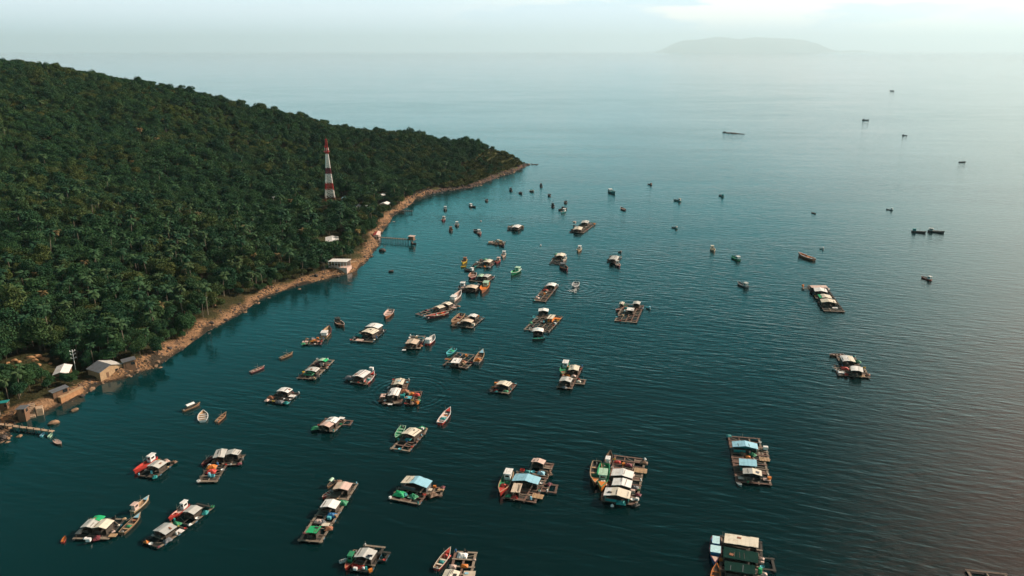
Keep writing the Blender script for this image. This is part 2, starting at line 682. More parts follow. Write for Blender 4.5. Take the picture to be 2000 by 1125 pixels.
M_LEAF = foliage('broad_leaves', (0.036, 0.086, 0.030), (0.015, 0.050, 0.024), (0.095, 0.092, 0.02), 0.75)
M_LEAF_OLIVE = foliage('olive_leaves', (0.085, 0.09, 0.024), (0.04, 0.055, 0.02), amount=0.7)
M_LEAF_PALE = foliage('pale_leaves', (0.07, 0.11, 0.03), (0.035, 0.07, 0.024), amount=0.5)
M_PALM = foliage('palm_fronds', (0.036, 0.078, 0.030), (0.014, 0.043, 0.022), yellow=(0.085, 0.075, 0.025), amount=0.45)
M_PALM_DRY = foliage('dry_fronds', (0.15, 0.095, 0.04), (0.08, 0.065, 0.028))
M_BARK = mat('bark', (0.10, 0.075, 0.05), 0.9, 0.4, 2.0)
M_PALMBARK = mat('palm_bark', (0.20, 0.165, 0.12), 0.9, 0.4, 3.0)


def crown_mesh(name, R, H, base, lobes, n, m, seed, size=0.75):
    """Leaf clusters spread through several lobes; each faces outward from its lobe with some scatter."""
    g = np.random.default_rng(seed)
    cs = []
    for k in range(lobes):
        a = 2 * math.pi * k / lobes + g.uniform(-0.5, 0.5)
        rr = R * g.uniform(0.25, 0.62) if k else 0.0
        cs.append((rr * math.cos(a), rr * math.sin(a), base + H * (g.uniform(0.18, 0.60) if k else 0.60), R * g.uniform(0.30, 0.56), H * g.uniform(0.20, 0.36)))
    V, F = [], []
    for k in range(n):
        c = cs[g.integers(lobes)]
        d = g.normal(size=3)
        d[2] = abs(d[2]) * 0.9 - 0.25
        d /= np.linalg.norm(d)
        r = g.uniform(0.40, 1.16) ** 0.6
        p = np.array([c[0] + d[0] * c[3] * r, c[1] + d[1] * c[3] * r, c[2] + d[2] * c[4] * r])
        nrm = d * 0.7 + g.normal(size=3) * 0.62 + np.array([0, 0, 0.30])
        nrm /= np.linalg.norm(nrm)
        t = np.cross(nrm, g.normal(size=3))
        t /= np.linalg.norm(t)
        w = np.cross(nrm, t)
        s = size * g.uniform(0.55, 1.25)
        b = len(V)
        bend = nrm * s * 0.25
        V += [p - t * s, p - w * s * 0.6 + bend, p + t * s, p + w * s * 0.6 + bend]
        F += [(b, b + 1, b + 2, b + 3)]
    me = bpy.data.meshes.new(name)
    me.from_pydata([tuple(v) for v in V], [], F)
    me.materials.append(m)
    me.update()
    return me


def trunk_mesh(H, r, seed, m):
    g = random.Random(seed)
    b = MB()
    p = Vector((0, 0, -0.6))
    pts = [p]
    for k in range(4):
        p = p + Vector((g.uniform(-0.25, 0.25), g.uniform(-0.25, 0.25), (H + 0.6) / 4))
        pts.append(p)
    for k in range(4):
        b.bar(pts[k], pts[k + 1], r * (1 - 0.16 * k), m, 6, r * (1 - 0.16 * (k + 1)))
    for k in range(5):
        a = g.uniform(0, 6.28)
        q = pts[2] + (pts[4] - pts[2]) * g.random()
        b.bar(q, q + Vector((math.cos(a) * H * 0.3, math.sin(a) * H * 0.3, H * 0.28)), r * 0.4, m, 5, r * 0.12)
    return b.mesh('trunk', m)


def palm_crown(name, H, n, m, seed, L=3.6, top=(0, 0)):
    g = random.Random(seed)
    b = MB()
    for k in range(n):
        a = 2 * math.pi * k / n + g.uniform(-0.25, 0.25)
        el = g.uniform(-0.35, 1.15)
        ln = L * g.uniform(0.8, 1.12)
        d = Vector((math.cos(a), math.sin(a), 0))
        side = Vector((-math.sin(a), math.cos(a), 0))
        p = Vector((top[0], top[1], H))
        pts = [p]
        S = 6
        for j in range(S):
            e = el - 1.5 * ((j + 1) / S) ** 1.3
            p = p + (d * math.cos(e) + Vector((0, 0, math.sin(e)))) * ln / S
            pts.append(p)
        vs, fs = [], []
        wid = [0.10, 0.50, 0.72, 0.74, 0.62, 0.42, 0.06]
        for j, q in enumerate(pts):
            w = wid[j] * g.uniform(0.8, 1.15)
            dr = Vector((0, 0, -0.42 * w))
            vs += [q - side * w + dr, q, q + side * w + dr]
        for j in range(S):
            o = j * 3
            fs += [(o, o + 1, o + 4, o + 3), (o + 1, o + 2, o + 5, o + 4)]
        b.add(vs, fs, m)
    return b.mesh(name, m)


def palm_trunk(H, seed, m):
    g = random.Random(seed)
    b = MB()
    lean = Vector((g.uniform(-1, 1), g.uniform(-1, 1), 0))
    pts = []
    for k in range(6):
        t = k / 5
        pts.append(Vector((lean.x * t * t, lean.y * t * t, -0.6 + (H + 0.6) * t)))
    for k in range(5):
        b.bar(pts[k], pts[k + 1], 0.24 - 0.025 * k, m, 6, 0.215 - 0.025 * k)
    return b.mesh('trunk', m), (pts[-1].x, pts[-1].y)


KINDS = []      # (crown mesh, trunk mesh, label key)
for k in range(5):
    KINDS.append((crown_mesh('crown', 4.0, 6.2, 2.2, 8 + k % 3, 2100, M_LEAF, 40 + k, 0.34), trunk_mesh(5.5, 0.28, k, M_BARK), 'broad'))
for k in range(2):
    KINDS.append((crown_mesh('crown', 3.6, 5.0, 2.0, 6, 1500, M_LEAF_OLIVE, 60 + k, 0.34), trunk_mesh(4.6, 0.24, 9 + k, M_BARK), 'olive'))
KINDS.append((crown_mesh('crown', 3.4, 5.6, 2.0, 7, 1500, M_LEAF_PALE, 71, 0.34), trunk_mesh(5.0, 0.22, 12, M_BARK), 'pale'))
for k in range(3):
    tr, tp = palm_trunk(9.5 + k, 20 + k, M_PALMBARK)
    KINDS.append((palm_crown('crown', 9.5 + k, 19 + k, M_PALM, 80 + k, 3.3, tp), tr, 'palm'))
tr, tp = palm_trunk(9.0, 31, M_PALMBARK)
KINDS.append((palm_crown('crown', 9.0, 13, M_PALM_DRY, 90, 3.3, tp), tr, 'dry'))
KINDS.append((crown_mesh('crown', 2.2, 2.1, 0.25, 6, 260, M_LEAF_OLIVE, 99, 0.5), trunk_mesh(1.4, 0.10, 33, M_BARK), 'shrub'))

# clear ground: (photo point on the land, radius, how far the view towards it is kept open)
CLEAR = []
CLEAR_PX = [(645, 393, 8, 14), (207, 735, 9, 26), (122, 728, 5, 14), (245, 712, 4, 10), (114, 770, 5, 18), (55, 805, 6, 14), (72, 706, 8, 12), (30, 706, 5, 8), (668, 518, 8, 16), (650, 470, 8, 20),
            (735, 462, 6, 14), (746, 382, 4, 14), (751, 400, 4, 14), (673, 387, 4, 10), (698, 403, 4, 12), (724, 469, 3, 8), (412, 586, 2, 3), (148, 722, 2, 10), (408, 545, 3, 6)]
for px, py, r, ln in CLEAR_PX:
    p = land(px, py)
    CLEAR.append((p.x, p.y, r, ln))


def build_forest():
    st = 4.2
    gx, gy = np.meshgrid(np.arange(-1000, 30, st), np.arange(120, 1010, st))
    P = np.stack([gx.ravel(), gy.ravel()], 1) + NR.uniform(-0.48 * st, 0.48 * st, (gx.size, 2))
    ds = shore_dist(P)
    P, ds = P[ds > 3], ds[ds > 3]
    h = ground(P)
    dr, H = seg_dist(P, RIDGE)
    # in frame (with a margin) and not far down the hidden back slope
    dep = P[:, 1] * CP + (CAM_H - h) * SP
    up = P[:, 1] * SP - (CAM_H - h) * CP
    px = 1000 + FPX * P[:, 0] / dep
    py = 562.5 - FPX * up / dep
    t = RIDGE[:, 0][::-1]
    ry = np.interp(P[:, 0], t, RIDGE[:, 1][::-1])
    keep = (px > -160) & (py < 1000) & (P[:, 1] < ry + 35)
    margin = 4.6 + 2.4 * wob(P, 60, 31) + 2.4 * wob(P, 14, 32)
    head = smooth(P[:, 1], 640, 720)
    margin = np.where(head > 0.5, np.maximum(3.2, 4.2 + 1.6 * wob(P, 40, 35)), margin)
    keep &= ds > np.maximum(margin, 3.2)
    # the bare bits of bank the photograph shows
    for bx, by, r in ((475, 590, 16), (630, 540, 9), (340, 675, 9), (440, 612, 9), (700, 495, 8), (800, 390, 8), (240, 722, 8), (135, 778, 6), (60, 805, 9)):
        c = at(bx, by, 2.0)
        keep &= np.hypot(P[:, 0] - c.x, P[:, 1] - c.y) > r * 0.62
    room = np.full(len(P), 99.0)          # tallest tree that leaves the houses in view
    for cx, cy, r, ln in CLEAR:
        L = math.hypot(cx, cy)
        ux, uy = -cx / L, -cy / L
        s = (P[:, 0] - cx) * ux + (P[:, 1] - cy) * uy
        q = np.abs((P[:, 0] - cx) * uy - (P[:, 1] - cy) * ux)
        keep &= ~((s > -r) & (s < min(ln, r)) & (q < r))
        z0 = gz(cx, cy) + 0.8
        lim = z0 + (CAM_H - z0) * s / L - h
        c = (s > 0) & (s < ln * 4) & (q < r + 1.0)
        room = np.where(c, np.minimum(room, lim), room)
    keep &= room > 2.4
    keep_i = keep
    P, ds, h, px, py, dep, room = P[keep], ds[keep], h[keep], px[keep], py[keep], dep[keep], room[keep]
    dr, H = seg_dist(P, RIDGE)
    u = ds / (ds + dr)
    n = len(P)
    g = NR
    patch = wob(P, 90, 41) + g.normal(0, 0.6, n)
    low = smooth(-u, -0.62, -0.15)
    r = g.random(n)
    palm = r < 0.02 * (u < 0.75) + 0.20 * low * smooth(P[:, 1], 620, 420)
    kind = g.integers(0, 5, n)
    kind = np.where((patch > 1.1) & (g.random(n) < 0.55), 5 + g.integers(0, 2, n), kind)
    kind = np.where((patch < -1.5) & (g.random(n) < 0.4), 7, kind)
    kind = np.where(palm, 8 + g.integers(0, 3, n), kind)
    kind = np.where(palm & (g.random(n) < 0.07), 11, kind)
    grass = (P[:, 0] > -52) & (ds < 40) | ((P[:, 0] > -75) & (P[:, 1] < 720) & (ds < 14) & (P[:, 1] > 690))
    kind = np.where(grass & (g.random(n) < 0.93), 12, kind)
    for gx_, gy_, gr in ((395, 243, 34), (440, 262, 24), (345, 228, 24), (700, 300, 22), (620, 330, 18), (560, 300, 16)):
        c = land(gx_, gy_)
        near = np.hypot(P[:, 0] - c.x, (P[:, 1] - c.y) * 0.7) < gr * (1 + 0.3 * wob(P, 30, 55))
        kind = np.where(near & (g.random(n) < 0.8), np.where(g.random(n) < 0.5, 12, 7), kind)
    sc = g.uniform(0.58, 1.2, n) * np.where(kind < 8, 1.0 - 0.22 * (ds < 14), 1.0)
    sc = np.where((kind < 5) & (g.random(n) < 0.16) & (ds > 18), sc * 1.35, sc)
    sc = np.where((kind < 5) & (g.random(n) < 0.04) & (ds > 25) & (ry[keep_i] - P[:, 1] > 60), sc * 1.4, sc)
    kind = np.where((room < 8) & (kind > 7) & (kind < 12), 0, kind)
    tall = np.array([8.6] * 8 + [11.5] * 4 + [2.6])[kind]
    sc = np.minimum(sc, np.maximum(room / tall / 1.15, 0.25))
    sc = np.where(kind == 12, sc * 1.55, sc)
    zs = sc * g.uniform(0.85, 1.15, n)
    rot = g.uniform(0, 6.283, n)
    dist = np.sqrt(P[:, 0] ** 2 + P[:, 1] ** 2 + (CAM_H - h) ** 2)
    order = np.argsort(dist / np.maximum(sc, 0.5))
    cap = {'broad': 290, 'olive': 90, 'pale': 60, 'palm': 250, 'dry': 40, 'shrub': 60}
    text = {'broad': ('broadleaf_tree', 'tree', 'dark green rounded tree in the wood near the shore', 'rounded trees in the wood'),
            'olive': ('olive_tree', 'tree', 'yellowish olive rounded tree among darker trees near the shore', 'olive trees in the wood'),
            'pale': ('pale_tree', 'tree', 'pale bright green bushy tree among darker trees', 'pale trees in the wood'),
            'palm': ('coconut_palm', 'palm', 'green coconut palm with drooping fronds on the wooded slope', 'coconut palms on the slope'),
            'dry': ('dry_palm', 'palm', 'brown dried coconut palm standing among green trees', 'dried palms on the slope'),
            'shrub': ('shrub', 'shrub', 'low olive shrub on an open grassy slope of the hill', 'shrubs on the open slopes')}
    text['olive'] = ('yellowing_tree', 'tree', text['olive'][2], text['olive'][3])
    rest = np.ones(n, bool)
    src = {}
    for i in order:
        cm, tm, key = KINDS[kind[i]]
        if not (-30 < px[i] < 2010 and py[i] < 900):
            continue
        if cap[key] <= 0:
            continue
        cap[key] -= 1
        rest[i] = False
        nm, cat, lab, grp = text[key]
        root = empty(nm, (P[i, 0], P[i, 1], h[i]), rot[i])
        root.scale = (sc[i], sc[i], zs[i])
        tag(root, lab, cat, grp)
        c = link('crown', cm, root)
        t_ = link('trunk', tm, root)
        src.setdefault(int(kind[i]), (c, t_))
    # the rest of the wood: one object, its trees instanced on points
    rest &= np.array([int(k) in src for k in kind])
    me = bpy.data.meshes.new('forest')
    idx = np.nonzero(rest)[0]
    me.vertices.add(len(idx))
    me.vertices.foreach_set('co', np.column_stack([P[idx], h[idx]]).ravel().astype(np.float32))
    order_k = sorted(src)
    look = {k: j for j, k in enumerate(order_k)}
    a = me.attributes.new('pick', 'INT', 'POINT')
    a.data.foreach_set('value', np.array([look[int(kind[i])] for i in idx], np.int32))
    a = me.attributes.new('size', 'FLOAT_VECTOR', 'POINT')
    a.data.foreach_set('vector', np.column_stack([sc[idx], sc[idx], zs[idx]]).ravel().astype(np.float32))
    a = me.attributes.new('turn', 'FLOAT_VECTOR', 'POINT')
    a.data.foreach_set('vector', np.column_stack([rot[idx] * 0, rot[idx] * 0, rot[idx]]).ravel().astype(np.float32))
    me.update()
    fo = link('forest', me)
    tag(fo, 'dense dark green wood covering the hillside', 'forest', kind='stuff')
    ng = bpy.data.node_groups.new('forest_scatter', 'GeometryNodeTree')
    ng.interface.new_socket('Geometry', in_out='INPUT', socket_type='NodeSocketGeometry')
    ng.interface.new_socket('Geometry', in_out='OUTPUT', socket_type='NodeSocketGeometry')
    N = ng.nodes.new
    gi, go = N('NodeGroupInput'), N('NodeGroupOutput')
    jn = N('GeometryNodeJoinGeometry')
    for k in reversed(order_k):
        j2 = N('GeometryNodeJoinGeometry')
        for ob in src[k]:
            oi = N('GeometryNodeObjectInfo')
            oi.transform_space = 'ORIGINAL'
            oi.inputs['Object'].default_value = ob
            ng.links.new(oi.outputs['Geometry'], j2.inputs[0])
        gt = N('GeometryNodeGeometryToInstance')
        ng.links.new(j2.outputs[0], gt.inputs[0])
        ng.links.new(gt.outputs[0], jn.inputs[0])
    ip = N('GeometryNodeInstanceOnPoints')
    ip.inputs['Pick Instance'].default_value = True

    def named(nm, ty):
        q = N('GeometryNodeInputNamedAttribute')
        q.data_type = ty
        q.inputs['Name'].default_value = nm
        return q.outputs[0]
    ng.links.new(gi.outputs[0], ip.inputs['Points'])
    ng.links.new(jn.outputs[0], ip.inputs['Instance'])
    ng.links.new(named('pick', 'INT'), ip.inputs['Instance Index'])
    er = N('FunctionNodeEulerToRotation')
    ng.links.new(named('turn', 'FLOAT_VECTOR'), er.inputs[0])
    ng.links.new(er.outputs[0], ip.inputs['Rotation'])
    ng.links.new(named('size', 'FLOAT_VECTOR'), ip.inputs['Scale'])
    ng.links.new(ip.outputs[0], go.inputs[0])
    md = fo.modifiers.new('scatter', 'NODES')
    md.node_group = ng
    print('forest', n, 'stuff', len(idx))


build_forest()

# ------------------------------------------------------------------ paint, timber and sheet materials
RGB = {'white': (0.80, 0.79, 0.75), 'cream': (0.70, 0.64, 0.51), 'grey': (0.42, 0.43, 0.41), 'pale': (0.52, 0.52, 0.48), 'beige': (0.62, 0.50, 0.38), 'pink': (0.62, 0.45, 0.38),
       'blue': (0.20, 0.42, 0.55), 'sky': (0.30, 0.58, 0.70), 'deepblue': (0.02, 0.14, 0.32), 'teal': (0.02, 0.26, 0.25), 'cyan': (0.12, 0.48, 0.55), 'green': (0.03, 0.24, 0.11),
       'bright': (0.02, 0.40, 0.15), 'mint': (0.42, 0.62, 0.45), 'red': (0.48, 0.05, 0.035), 'maroon': (0.16, 0.03, 0.04), 'orange': (0.66, 0.20, 0.03), 'yellow': (0.70, 0.46, 0.05), 'rust': (0.30, 0.12, 0.06),
       'brown': (0.19, 0.11, 0.065), 'tan': (0.45, 0.30, 0.17), 'black': (0.02, 0.02, 0.02), 'dark': (0.045, 0.045, 0.04), 'slate': (0.14, 0.15, 0.16), 'olive': (0.28, 0.30, 0.18), 'deepgreen': (0.007, 0.034, 0.027), 'ice': (0.50, 0.76, 0.80)}
WORD = {'sky': 'light blue', 'deepblue': 'dark blue', 'bright': 'bright green', 'pale': 'pale grey', 'dark': 'dark', 'mint': 'pale green', 'slate': 'slate grey', 'deepgreen': 'dark green', 'ice': 'pale blue'}
PAINT, SHEET = {}, {}


def word(c):
    return WORD.get(c, c)


def paint(c):
    if c not in PAINT:
        PAINT[c] = mat('paint_' + c, RGB[c], 0.55, 0.35, 1.8, 0.02)
    return PAINT[c]


def sheet(c):
    """Ribbed roofing with seams every metre or so, streaks and a few rust patches."""
    if c in SHEET:
        return SHEET[c]
    m = mat('roofing_' + c, RGB[c], 0.6, 0.18, 0.7, rnd=0.08)
    n = m.node_tree
    p = n.nodes['Principled BSDF']
    src = p.inputs['Base Color'].links[0].from_socket
    t = n.nodes.new('ShaderNodeTexCoord')
    s = n.nodes.new('ShaderNodeSeparateXYZ')
    n.links.new(t.outputs['Object'], s.inputs[0])

    def mth(op, a, b):
        x = n.nodes.new('ShaderNodeMath')
        x.operation = op
        for k, v in enumerate((a, b)):
            if isinstance(v, (int, float)):
                x.inputs[k].default_value = v
            else:
                n.links.new(v, x.inputs[k])
        return x.outputs[0]
    seam = mth('LESS_THAN', mth('FRACT', mth('MULTIPLY', s.outputs['X'], 1.0), 0), 0.07)
    lap = mth('LESS_THAN', mth('FRACT', mth('MULTIPLY', s.outputs['Y'], 0.52), 0), 0.05)
    line = mth('MULTIPLY', mth('MAXIMUM', seam, lap), 0.22)
    z = n.nodes.new('ShaderNodeTexNoise')
    z.inputs['Scale'].default_value = 0.55
    z.inputs['Detail'].default_value = 6
    z.inputs['Roughness'].default_value = 0.7
    n.links.new(t.outputs['Object'], z.inputs['Vector'])
    r = n.nodes.new('ShaderNodeMapRange')
    r.inputs[1].default_value = 0.50
    r.inputs[2].default_value = 0.66
    r.inputs[4].default_value = 0.7
    n.links.new(z.outputs[0], r.inputs[0])

    def mix(f, a, b):
        x = n.nodes.new('ShaderNodeMix')
        x.data_type = 'RGBA'
        for q, v in ((0, f), (6, a), (7, b)):
            if isinstance(v, tuple):
                x.inputs[q].default_value = v
            else:
                n.links.new(v, x.inputs[q])
        return x.outputs[2]
    c2 = RGB[c]
    o = mix(r.outputs[0], src, (c2[0] * 0.62, c2[1] * 0.52, c2[2] * 0.44, 1))
    o = mix(line, o, (c2[0] * 0.3, c2[1] * 0.3, c2[2] * 0.3, 1))
    n.links.new(o, p.inputs['Base Color'])
    if c == 'deepgreen':
        p.inputs['Roughness'].default_value = 0.95
        p.inputs['Specular IOR Level'].default_value = 0.05
    SHEET[c] = m
    return m


TIMBER = {'wood': mat('weathered_timber', (0.15, 0.112, 0.085), 0.85, 0.5, 1.3, 0.03, rnd=0.15),
          'red': mat('reddish_timber', (0.195, 0.115, 0.085), 0.85, 0.5, 1.3, 0.03, rnd=0.15),
          'dark': mat('wet_timber', (0.055, 0.05, 0.042), 0.8, 0.5, 1.3, 0.03, rnd=0.15),
          'light': mat('bleached_timber', (0.27, 0.215, 0.16), 0.85, 0.45, 1.3, 0.03, rnd=0.15)}
M_NET = mat('pen_netting', (0.012, 0.020, 0.018), 0.9, 0.5, 2.5)
M_GREENNET = mat('green_netting', (0.02, 0.07, 0.05), 0.9, 0.5, 1.5)
M_WALL = mat('plank_wall', (0.075, 0.062, 0.05), 0.85, 0.5, 1.2)
M_FLOAT = mat('float_drum', (0.02, 0.10, 0.16), 0.5, 0.3, 2.0)
M_GLASS = mat('dark_window', (0.015, 0.02, 0.022), 0.15, 0.2, 2.0, spec=0.6)
M_PANEL = mat('solar_cells', (0.012, 0.016, 0.03), 0.2, 0.2, 3.0, spec=0.6)
M_STEEL = mat('grey_steel', (0.35, 0.35, 0.34), 0.5, 0.3, 2.0, metallic=0.4)
M_FOAM = mat('foam', (0.55, 0.60, 0.58), 0.9, 0.3, 1.2)


def quad(c, z):
    """Centre, turn, width and depth of a rectangle whose corners (near left, near right, far right, far left) are seen at height z."""
    c = list(c)
    P = [at(x, y, z) for x, y in c]
    if len(P) == 3:
        P.append(P[0] + P[2] - P[1])
    ctr = (P[0] + P[1] + P[2] + P[3]) / 4
    a = (P[1] - P[0] + P[2] - P[3]) / 2
    b = (P[3] - P[0] + P[2] - P[1]) / 2
    ta = math.atan2(a.y, a.x)
    tb = math.atan2(b.y, b.x) - math.pi / 2
    d = (tb - ta + math.pi) % (2 * math.pi) - math.pi
    wa, wb = a.length, b.length
    t = ta + d * wb / (wa + wb)
    area = abs(a.x * b.y - a.y * b.x)
    k = math.sqrt(max(area / max(wa * wb, 1e-6), 0.55))
    return ctr, t, wa * k, wb * k


# ------------------------------------------------------------------ loose things that lie on rafts and boats
CLUT = {}


def item_mesh(kind, c, seed=0):
    k = (kind, c, seed % 3)
    if k in CLUT:
        return CLUT[k]
    g = random.Random(hash((kind, seed % 3)) % 1000 if False else len(kind) * 7 + seed % 3)
    b = MB()
    m = paint(c)
    if kind == 'drum':
        b.lathe([(0.27, 0), (0.30, 0.03), (0.30, 0.28), (0.31, 0.30), (0.30, 0.33), (0.30, 0.58), (0.31, 0.60), (0.30, 0.63), (0.30, 0.86), (0.26, 0.90)], m, 12)
    elif kind == 'basin':
        b.lathe([(0.42, 0), (0.62, 0.32), (0.66, 0.33), (0.60, 0.31), (0.42, 0.06)], m, 14)
    elif kind == 'crate':
        for z in (0.07, 0.24, 0.41):
            for s in (-1, 1):
                b.box((0, s * 0.36, z), (0.98, 0.04, 0.12), m)
                b.box((s * 0.47, 0, z), (0.04, 0.68, 0.12), m)
        b.box((0, 0, 0.03), (0.9, 0.66, 0.04), m)
    elif kind == 'box':
        b.box((0, 0, 0.42), (1.25, 0.85, 0.84), m)
        b.box((0, 0, 0.88), (1.33, 0.93, 0.08), m)
    elif kind in ('tarp', 'net', 'sack'):
        n, w = 9, {'tarp': 1.5, 'net': 1.2, 'sack': 0.6}[kind]
        hh = {'tarp': 0.85, 'net': 0.65, 'sack': 0.4}[kind]
        vs = []
        for j in range(n):
            for i in range(n):
                u, v = i / (n - 1) * 2 - 1, j / (n - 1) * 2 - 1
                r = max(abs(u), abs(v))
                h = hh * (1 - r ** 2.4) * g.uniform(0.62, 1.12) + 0.03
                vs.append((u * w * g.uniform(0.92, 1.06), v * w * 0.75 * g.uniform(0.92, 1.06), h))
        b.add(vs, [(j * n + i, j * n + i + 1, (j + 1) * n + i + 1, (j + 1) * n + i) for j in range(n - 1) for i in range(n - 1)], m)
        b.box((0, 0, 0.03), (1.7 * w, 1.25 * w, 0.05), m)
    elif kind == 'board':
        b.box((0, 0, 0.05), (2.0, 1.4, 0.08), m)
        for s in (-0.6, 0, 0.6):
            b.box((s, 0, 0.11), (0.1, 1.4, 0.05), m)
    elif kind == 'buoy':
        b.lathe([(0.05, -0.35), (0.3, -0.2), (0.42, 0.05), (0.34, 0.3), (0.12, 0.45), (0.10, 0.55)], m, 12)
    CLUT[k] = b.mesh(kind, m, smooth=kind in ('buoy',))
    return CLUT[k]


NAMES = {'drum': ('plastic_drum', 'drum', 'plastic drum'), 'basin': ('plastic_basin', 'basin', 'round plastic basin'), 'crate': ('plastic_crate', 'crate', 'slatted crate'), 'box': ('ice_box', 'box', 'lidded ice box'),
         'tarp': ('tarpaulin_heap', 'tarpaulin', 'crumpled tarpaulin heap'), 'net': ('net_heap', 'net', 'heap of netting'), 'sack': ('feed_sack', 'sack', 'feed sack'), 'board': ('loose_platform', 'platform', 'flat board platform'),
         'buoy': ('mooring_buoy', 'buoy', 'round mooring buoy')}


def item(kind, c, p, where, rz=None, s=1.0, label=None):
    nm, cat, txt = NAMES[kind]
    o = link(nm, item_mesh(kind, c, int(p[0] * 7) % 3), None, p, RNG.uniform(0, 3.1) if rz is None else rz)
    o.scale = (s, s, s)
    tag(o, label or f'{word(c)} {txt} {where}', cat)
    return o


# ------------------------------------------------------------------ rafts
def add_hut(root, inv, c, kind, cols, wall='dark', eave=2.35, front=True):
    ctr, t, w, d = quad(c, eave)
    p = inv @ Vector((ctr.x, ctr.y, 0))
    rz = t - root.rotation_euler.z
    lw, ld = max(w - 0.7, 0.8), max(d - 0.6, 0.7)
    wm_ = M_WALL if wall == 'dark' else paint(wall)
    b = MB()
    h = eave - 0.12
    b.box((0, ld / 2, 0.48 + (h - 0.48) / 2), (lw, 0.07, h - 0.48), wm_)
    for s in (-1, 1):
        b.box((s * (lw / 2 - 0.035), 0.02, 0.48 + (h - 0.48) * 0.35), (0.07, ld - 0.14, (h - 0.48) * 0.7), wm_)
    b.box((0, 0, 0.53), (lw - 0.2, ld - 0.2, 0.06), M_WALL)
    b.box((-lw * 0.22, -ld / 2 + 0.05, 0.48 + 0.45), (lw * 0.5, 0.06, 0.9), wm_)
    hut = b.build('hut', None, root, (p.x, p.y, 0), rz)
    for sx in (-1, 1):
        for sy in (-1, 1):
            q = MB()
            q.bar((sx * (lw / 2 + 0.08), sy * (ld / 2 + 0.06), 0.45), (sx * (lw / 2 + 0.08), sy * (ld / 2 + 0.06), eave + 0.03), 0.06, TIMBER['wood'])
            q.build('post', None, hut)
    # roof strips side by side across the width, each with its own colour
    if isinstance(cols, str):
        cols = [(1.0, cols)]
    r = MB()
    rise = {'gable': 0.075 * w + 0.12, 'arch': 0.095 * w, 'shed': 0.0, 'flat': 0.05}[kind]

    def zf(u):
        if kind == 'gable':
            return rise * (1 - abs(u) * 2)
        if kind == 'arch':
            return rise * (1 - (2 * u) ** 2)
        if kind == 'shed':
            return 0.05 * w * (u + 0.5)
        return 0.0
    cuts = {-0.5, 0.5, 0.0} | {k / 8 - 0.5 for k in range(9)}
    acc = 0.0
    bands = []
    for f, cc in cols:
        bands.append((acc - 0.5, acc + f - 0.5, cc))
        acc += f
        cuts.add(round(acc - 0.5, 4))
    cuts = sorted(x for x in cuts if -0.5001 <= x <= 0.5001)
    jag = random.Random(int(abs(p.x * 13 + p.y * 7) * 10))
    th = 0.07
    for a, e in zip(cuts[:-1], cuts[1:]):
        if e - a < 1e-3:
            continue
        mid = (a + e) / 2
        cc = next((q for lo, hi, q in bands if lo - 1e-4 <= mid <= hi + 1e-4), cols[-1][1])
        y0, y1 = -d / 2 - jag.uniform(0, 0.10), d / 2 + jag.uniform(0, 0.10)
        za, ze = eave + zf(a), eave + zf(e)
        sag = jag.uniform(-0.03, 0.03)
        vs = [(a * w, y0, za + sag), (e * w, y0, ze + sag), (e * w, y1, ze + sag), (a * w, y1, za + sag)]
        vs += [(x, y, z + th) for x, y, z in vs]
        r.add(vs, [(0, 3, 2, 1), (4, 5, 6, 7), (0, 1, 5, 4), (1, 2, 6, 5), (2, 3, 7, 6), (3, 0, 4, 7)], sheet(cc))
    for k in range(jag.choice((0, 1, 2, 2, 3))):          # planks and weights holding the sheets down
        u = jag.uniform(-0.42, 0.42)
        L_ = d * jag.uniform(0.35, 0.9)
        r.box((u * w, jag.uniform(-0.5, 0.5) * (d - L_), eave + zf(u) + 0.10), (0.13, L_, 0.07), jag.choice((TIMBER['wood'], TIMBER['dark'], paint('slate'))), jag.uniform(-0.12, 0.12))
    if jag.random() < 0.35:
        u = jag.uniform(-0.35, 0.35)
        r.box((u * w, jag.uniform(-0.3, 0.3) * d, eave + zf(u) + 0.12), (0.5 + jag.random() * 0.7, 0.4 + jag.random() * 0.7, 0.10), paint(jag.choice(('slate', 'sky', 'rust', 'dark'))), jag.uniform(-0.3, 0.3))
    r.build('roof', None, hut)
    return hut, p, rz, w, d


